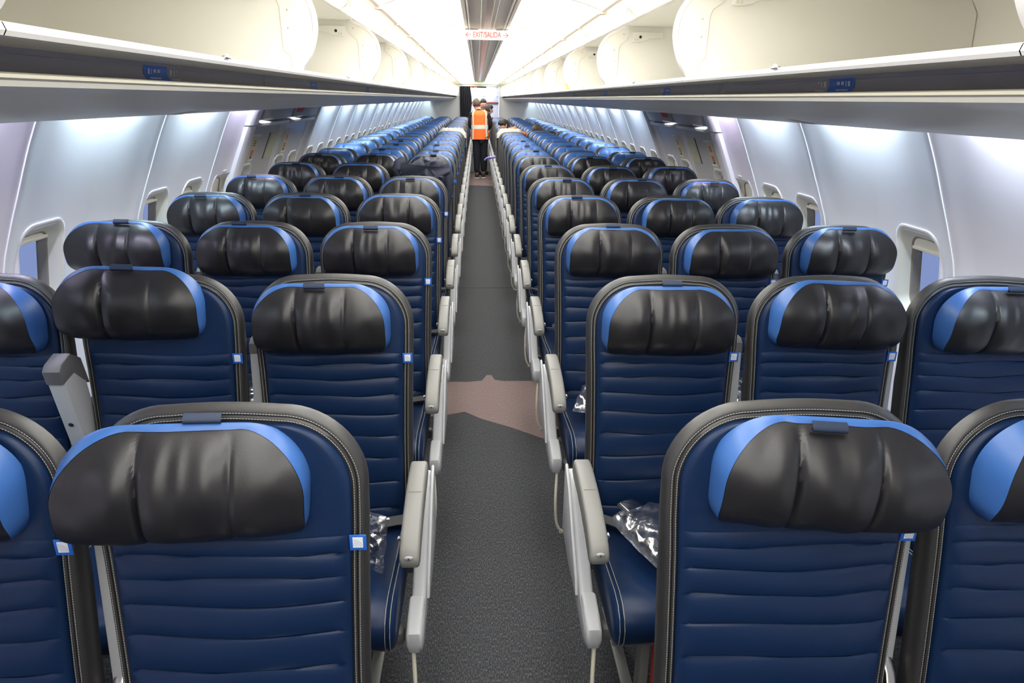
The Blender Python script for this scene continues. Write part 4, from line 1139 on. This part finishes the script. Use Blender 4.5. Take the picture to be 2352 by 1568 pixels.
# two standing behind him near the galley
def stander(label, loc, hgt, face, tilt, vest, hairm):
    t = thing('person', label, 'person', loc)
    k = hgt/1.70; f = Vector(face).normalized()
    def q(x, y, z, a, b): return (x*k, y*k, z*k, a*k, b*k)
    lean = Vector((f.x, f.y, 0))*tilt
    V = [q(0, 0, 0.94, 0.125, 0.10), q(lean.x*0.4, lean.y*0.4, 1.12, 0.12, 0.09), q(lean.x*0.8, lean.y*0.8, 1.32, 0.145, 0.095), q(lean.x, lean.y, 1.42, 0.08, 0.07), q(lean.x*1.25, lean.y*1.25, 1.48, 0.05, 0.05), q(lean.x*1.5, lean.y*1.5, 1.54, 0.078, 0.090), q(lean.x*1.6, lean.y*1.6, 1.60, 0.084, 0.100), q(lean.x*1.6, lean.y*1.6, 1.65, 0.05, 0.065),
         q(lean.x*0.8-0.15, lean.y*0.8, 1.37, 0.06, 0.06), q(-0.16, lean.y, 1.14, 0.042, 0.042), q(-0.11, lean.y*2+0.12*f.y, 1.02, 0.034, 0.034), q(-0.07, lean.y*2.5+0.16*f.y, 1.02, 0.026, 0.022),
         q(lean.x*0.8+0.15, lean.y*0.8, 1.37, 0.06, 0.06), q(0.15, lean.y, 1.14, 0.042, 0.042), q(0.10, lean.y*2+0.12*f.y, 1.02, 0.034, 0.034), q(0.07, lean.y*2.5+0.16*f.y, 1.02, 0.026, 0.022),
         q(-0.08, 0, 0.85, 0.085, 0.09), q(-0.09, 0, 0.48, 0.06, 0.06), q(-0.09, 0.01, 0.09, 0.042, 0.045), q(-0.09+0.08*f.x, 0.01+0.08*f.y, 0.04, 0.04, 0.03),
         q(0.08, 0, 0.85, 0.085, 0.09), q(0.09, 0, 0.48, 0.06, 0.06), q(0.09, 0.01, 0.09, 0.042, 0.045), q(0.09+0.08*f.x, 0.01+0.08*f.y, 0.04, 0.04, 0.03)]
    put('body', skin_mesh('body', V, be, 'skin'), t)
    clothes('trousers', [0, 16, 17, 18, 20, 21, 22], 'uniform', 0.018, t, V=V, E=be)
    clothes('shirt', [0, 1, 2, 3, 8, 9, 10, 12, 13, 14], 'uniform', 0.012, t, V=V, E=be)
    if vest: vest_mesh((0, 0, 0.86*k), (lean.x*k, lean.y*k, 1.46*k), 0.19*k, 0.18*k, 0.14*k, 0.12*k).build('vest', t, smooth=60)
    add_face(t, (lean.x*1.6*k, lean.y*1.6*k, 1.585*k), (f.x, f.y, -0.35), hairm)
    m = MB()
    for sx in (-1, 1): m.box(sx*0.09*k-0.045+0.04*f.x, sx*0.09*k+0.045+0.04*f.x, -0.09+0.05*f.y, 0.14+0.05*f.y, 0.0, 0.08, 'dark', 0.025, 3)
    m.build('shoes', t)
    m = MB(); hand(m, V[11][:3], (f.x+0.2, f.y, 0), (0, 0, -1)); hand(m, V[15][:3], (f.x-0.2, f.y, 0), (0, 0, -1), side=-1); m.build('hands', t, smooth=60)
    return t
stander('dark-haired person facing the camera with head bowed, just beyond the vested person', (0.02, 17.0, 0), 1.655, (0.35, -1, 0), 0.10, False, 'hair')
stander('shorter dark-haired person in orange vest, partly hidden right of the vested person', (0.02, 16.25, 0), 1.53, (0.9, 0.35, 0), 0.14, True, 'hair')

# two kneeling among the seats behind the row with the pale cloth
def kneeler(label, loc, hx, hz_, sgn, vest, hairm):
    """loc: knees on a seat cushion; body bends sideways toward -x*sgn; head at local (hx, hz_)"""
    t = thing('person', label, 'person', loc)
    V = [(0.42*sgn, 0.0, 0.86-0.47, 0.12, 0.11), (0.28*sgn, 0.0, 0.56, 0.115, 0.10), (0.14*sgn, 0.0, 0.63, 0.13, 0.10), (hx+0.09*sgn, 0, hz_-0.07, 0.065, 0.06), (hx+0.055*sgn, 0, hz_-0.03, 0.05, 0.05), (hx+0.02*sgn, 0, hz_, 0.065, 0.07), (hx-0.02*sgn, 0, hz_+0.02, 0.084, 0.096), (hx-0.03*sgn, 0, hz_+0.05, 0.05, 0.06),
         (0.10*sgn, -0.15, 0.60, 0.055, 0.055), (0.02*sgn, -0.17, 0.36, 0.044, 0.044), (-0.04*sgn, -0.12, 0.16, 0.032, 0.032), (-0.05*sgn, -0.12, 0.09, 0.026, 0.022),
         (0.10*sgn, 0.15, 0.60, 0.055, 0.055), (0.02*sgn, 0.17, 0.36, 0.044, 0.044), (-0.04*sgn, 0.12, 0.16, 0.032, 0.032), (-0.05*sgn, 0.12, 0.09, 0.026, 0.022),
         (0.42*sgn, -0.09, 0.30, 0.085, 0.085), (0.34*sgn, -0.09, 0.08, 0.06, 0.06), (0.56*sgn, -0.09, 0.06, 0.045, 0.045), (0.72*sgn, -0.09, 0.05, 0.04, 0.03),
         (0.42*sgn, 0.09, 0.30, 0.085, 0.085), (0.34*sgn, 0.09, 0.08, 0.06, 0.06), (0.56*sgn, 0.09, 0.06, 0.045, 0.045), (0.72*sgn, 0.09, 0.05, 0.04, 0.03)]
    V = [((v[0]*0.6 if v[0]*sgn > 0.2 else v[0]),)+v[1:] for v in V]
    for i_ in (11, 15): V[i_] = (V[i_][0]-0.02*sgn, V[i_][1], 0.20, V[i_][3], V[i_][4])
    for i_ in (10, 14): V[i_] = (V[i_][0], V[i_][1], 0.24, V[i_][3], V[i_][4])
    put('body', skin_mesh('body', V, be, 'skin'), t)
    clothes('trousers', [0, 16, 17, 18, 20, 21, 22], 'uniform', 0.016, t, V=V, E=be)
    clothes('shirt', [0, 1, 2, 3, 8, 9, 10, 12, 13, 14], 'vest' if vest else 'uniform', 0.014, t, V=V, E=be)
    add_face(t, (hx-0.01*sgn, 0, hz_+0.015), (-0.75*sgn, -0.35, -0.55), hairm, long=True)
    m = MB(); hand(m, V[11][:3], (-1*sgn, 0, -0.2), (0, 0, -1)); hand(m, V[15][:3], (-1*sgn, 0, -0.2), (0, 0, -1), side=-1); m.build('hands', t, smooth=60)
    return t
kneeler('dark-haired person in orange top bending over seats behind the row with pale cloth', (0.56, 12.12, 0.50), -0.17, 0.715, 1, True, 'hair')
kneeler('person with brown hair, only the head showing between seatbacks right of the aisle', (1.17, 12.12, 0.50), -0.20, 0.635, 1, False, 'hairb')

# pale cloth covers over two aisle seats
def cover(s, label):
    y0 = ROWY[13]; m = MB(); rows = []; rr = random.Random(3+s)
    pathv = [(0.07, 0.90), (0.072, 1.05), (0.065, 1.15), (0.045, 1.194), (-0.02, 1.203), (-0.075, 1.197), (-0.130, 1.170), (-0.165, 1.13), (-0.190, 1.06)]
    for (py, pz) in pathv:
        row = []
        for j in range(25):
            u = -1+2*j/24; x = u*0.232; drop = 0.10*max(0, abs(u)-0.62)**1.5*4 if pz > 1.1 else 0
            row.append((x+0.004*sin(9*u+pz*20), py+0.006*sin(j*1.3+pz*30), pz-drop+0.006*sin(j*1.9+py*40)))
        rows.append(row)
    m.grid(rows, 'whitecloth')
    # side flap on the aisle side
    fl_ = []
    for i in range(10):
        z = 1.14-0.40*i/9; fl_.append([(-s*(0.236+0.004*sin(i*1.7)), y_+0.004*sin(i*2.1), z) for y_ in (-0.15+0.10*i/9, -0.06+0.04*i/9, 0.045)])
    m.grid(fl_, 'whitecloth')
    o = m.build('cloth_cover', smooth=70); o.location = (s*A0, y0, 0)
    tag(o, label, 'cloth')
cover(-1, 'off-white cloth draped over an aisle seatback left of the vested person')
cover(1, 'pale crumpled cloth over an aisle seatback in front of the bending dark-haired person')

# jacket thrown over the aisle seat in the sixth row on the left
t = thing('jacket', 'dark navy jacket thrown over an aisle seatback left of the aisle', 'jacket', (-A0, ROWY[5], 0))
m = MB(); rows = []
pv = [(0.055, 0.86), (0.060, 1.0), (0.058, 1.12), (0.045, 1.19), (0.0, 1.225), (-0.06, 1.232), (-0.115, 1.205), (-0.150, 1.15), (-0.165, 1.08), (-0.165, 1.0), (-0.150, 0.93), (-0.145, 0.86)]
NP = 44
for i in range(NP+1):
    tt = i/NP*(len(pv)-1); y_ = smooth_tab([(k, p[0]) for k, p in enumerate(pv)], tt); z_ = smooth_tab([(k, p[1]) for k, p in enumerate(pv)], tt)
    row = []
    for j in range(33):
        u = -1+2*j/32
        w_ = 0.110+0.045*min(1, i/NP*1.6) - 0.018*sin(i*0.5)
        x = 0.02+u*w_+0.012*sin(i*0.6+u*3)
        fold = 0.022*sin(u*6+i*0.35)+0.016*sin(u*2-i*0.9)+0.012*sin(u*13+i*0.3)
        row.append((x, y_-(0.035 if y_ < 0 else -0.02)-abs(fold)*(1 if y_ < 0.02 else -1), z_-0.075*abs(u-0.2)**1.6*(1 if z_ > 1.1 else 0)+0.014*sin(u*5+i*0.5)))
    rows.append(row)
m.grid(rows, 'jacket'); m.grid([[(x*0.99, y+(0.004 if y < 0.02 else -0.004), z-0.004) for x, y, z in r] for r in rows], 'jacket', flip=True)
m.build('jacket_body', t, smooth=60)
m = MB(); rows = []
for i in range(14):
    v_ = i/13; rows.append([(-0.15+0.36*u-0.01*v_, -0.178-0.022*sin(PI*u)-0.012*sin(v_*6+u*5)-0.01, 1.20-0.16*v_*(0.35+0.65*(1-u))-0.05*sin(PI*u)*v_-0.03*u) for u in [q/16 for q in range(17)]])
m.grid(rows, 'jacket'); m.grid([[(x, y+0.006, z) for x, y, z in r] for r in rows], 'jacket', flip=True)
m.build('collar_flap', t, smooth=60)
m = MB()
for sx, x0 in ((-1, -0.145), (1, 0.16)):
    m.tube([(x0, -0.13, 1.18), (x0+sx*0.035, -0.150, 1.10), (x0+sx*0.035, -0.165, 1.00), (x0+sx*0.015, -0.16, 0.90)] if sx > 0 else [(x0, -0.10, 1.20), (x0-0.035, -0.13, 1.185), (x0-0.05, -0.15, 1.15), (x0-0.045, -0.155, 1.10)], [0.045, 0.04, 0.036, 0.030], 'jacket', 12)
m.build('sleeves', t, smooth=60)
m = MB(); m.sphere((0.055, -0.20, 0.985), 0.007, 'tagwhite', 8, (1, 0.5, 1.2)); m.build('zip_pull', t)

# clear plastic bags with blankets
def film_bag(loc, sx, sy, h, seed, label, rot=0.0, upright=False):
    rr = random.Random(seed); N = 64
    nz_ = [(rr.uniform(8, 30), rr.uniform(-25, 25), rr.uniform(0, 6), rr.uniform(0.3, 1.0)) for _ in range(9)]
    def f(u, v, q):
        s_ = 0
        for a, b, c, d in nz_: s_ += d*(abs(sin(a*u+b*v+c+q))*2-1)
        return s_/6
    m = MB()
    for sg in (1, -1):
        rows = []
        for i in range(N+1):
            row = []
            for j in range(N+1):
                u = -1+2*i/N; v = -1+2*j/N; e = max(0, (1-u*u)*(1-v*v))**0.35
                k = 1+0.06*f(u*0.1, v*0.1, 1)
                row.append((u*sx*k+0.006*f(v*0.2, 0, 3), v*sy*k+0.008*f(u*0.2, 0, 2), (h*e*(1 if sg > 0 else 0.08))+0.014*f(u*0.42, v*0.42, 0)*min(1, e*2)*(1 if sg > 0 else 0.2)+0.012))
            rows.append(row)
        m.grid(rows, 'film', flip=(sg < 0))
    t = thing('blanket_bag', label, 'plastic bag', loc, None, rot)
    o = m.build('clear_film', t, smooth=35)
    if upright: o.rotation_euler = (0.1, math.radians(-78), 0)
    b = MB(); rows = []
    for i in range(13):
        rows.append([((-1+2*i/12)*sx*0.78, (-1+2*j/12)*sy*0.78, 0.012+h*0.7*max(0, (1-(-1+i/6)**2)*(1-(-1+j/6)**2))**0.3+0.003*sin(i*2+j)) for j in range(13)])
    b.grid(rows, 'navy_soft'); bo = b.build('folded_blanket', t, smooth=60)
    if upright: bo.rotation_euler = (0.1, math.radians(-78), 0)
    return t
film_bag((0.525, 1.575, 0.520), 0.175, 0.150, 0.045, 4, 'clear plastic blanket bag on the aisle seat in the second row, right side', 0.35)
film_bag((-0.375, 1.545, 0.575), 0.075, 0.095, 0.03, 9, 'crumpled clear plastic bag standing on the aisle seat in the second row, left side', 0.9, upright=True)
film_bag((0.45, 2.46, 0.516), 0.12, 0.12, 0.055, 14, 'clear plastic bag on the aisle seat in the third row, right side', -0.3)
film_bag((-0.98, 2.52, 0.516), 0.14, 0.12, 0.05, 21, 'clear plastic blanket bag on the middle seat in the third row, left side', 0.2)
film_bag((1.00, 2.52, 0.516), 0.14, 0.12, 0.05, 27, 'clear plastic blanket bag on the middle seat in the third row, right side', 0.1)
film_bag((0.45, 3.34, 0.516), 0.11, 0.11, 0.05, 33, 'clear plastic bag on the aisle seat in the fourth row, right side', 0.1)

# yellow strap hanging out of a right-hand bin
m = MB(); rows = []
for i in range(10):
    t_ = i/9; rows.append([(0.645+0.006*sin(i), 5.62+0.26*t_*u*1.0+0.03*(1-t_), 1.84-0.088*t_-0.008*sin(u*9)*t_) for u in (0, 0.25, 0.5, 0.75, 1.0)])
m.grid(rows, 'yellow'); m.grid([[(x+0.05, y, z-0.01) for x, y, z in r] for r in rows], 'yellow', flip=True)
m.grid([rows[-1], [(x+0.05, y, z-0.01) for x, y, z in rows[-1]]], 'yellow')
for r0, r1 in zip(rows, rows[1:]):
    for k in (0, -1): m.add([r0[k], r1[k], (r1[k][0]+0.05, r1[k][1], r1[k][2]-0.01), (r0[k][0]+0.05, r0[k][1], r0[k][2]-0.01)], [(0, 1, 2, 3)], 'yellow')
tag(m.build('life_vest', smooth=60), 'bright yellow folded vinyl poking out of an open bin on the right', 'life vest')

# gloved hand-shaped cloth on an aisle armrest
m = MB(); hand(m, (0.0, 0.0, 0.0), (-1, 0.1, 0.0), (0, 0, -1), mat='glove', sc=1.15)
m.sphere((-0.045, 0, 0.0), 0.045, 'glove', 12, (1.2, 0.9, 0.4)); m.tube([(0.10, 0, 0.004), (0.03, 0, 0.002), (-0.02, 0, 0)], [0.030, 0.027, 0.032], 'glove', 12)
o = m.build('rubber_glove', smooth=70); o.location = (0.24, 12.82, 0.655); tag(o, 'violet rubber glove lying on an aisle armrest right of the vested person', 'glove')

# red pull strap under the second-row aisle seat on the right
m = MB(); rows = []
for i in range(9): rows.append([(x+0.008*sin(i*0.5), -0.50+0.012*sin(i*0.8), 0.345-0.30*i/8) for x in (-0.085, -0.055)])
m.grid(rows, 'redcloth'); m.grid([[(x, y+0.004, z) for x, y, z in r] for r in rows], 'redcloth', flip=True)
o = m.build('life_vest_strap', SEATS[1, 2, 0], smooth=60); o['label'] = 'red strap hanging under the cushion'
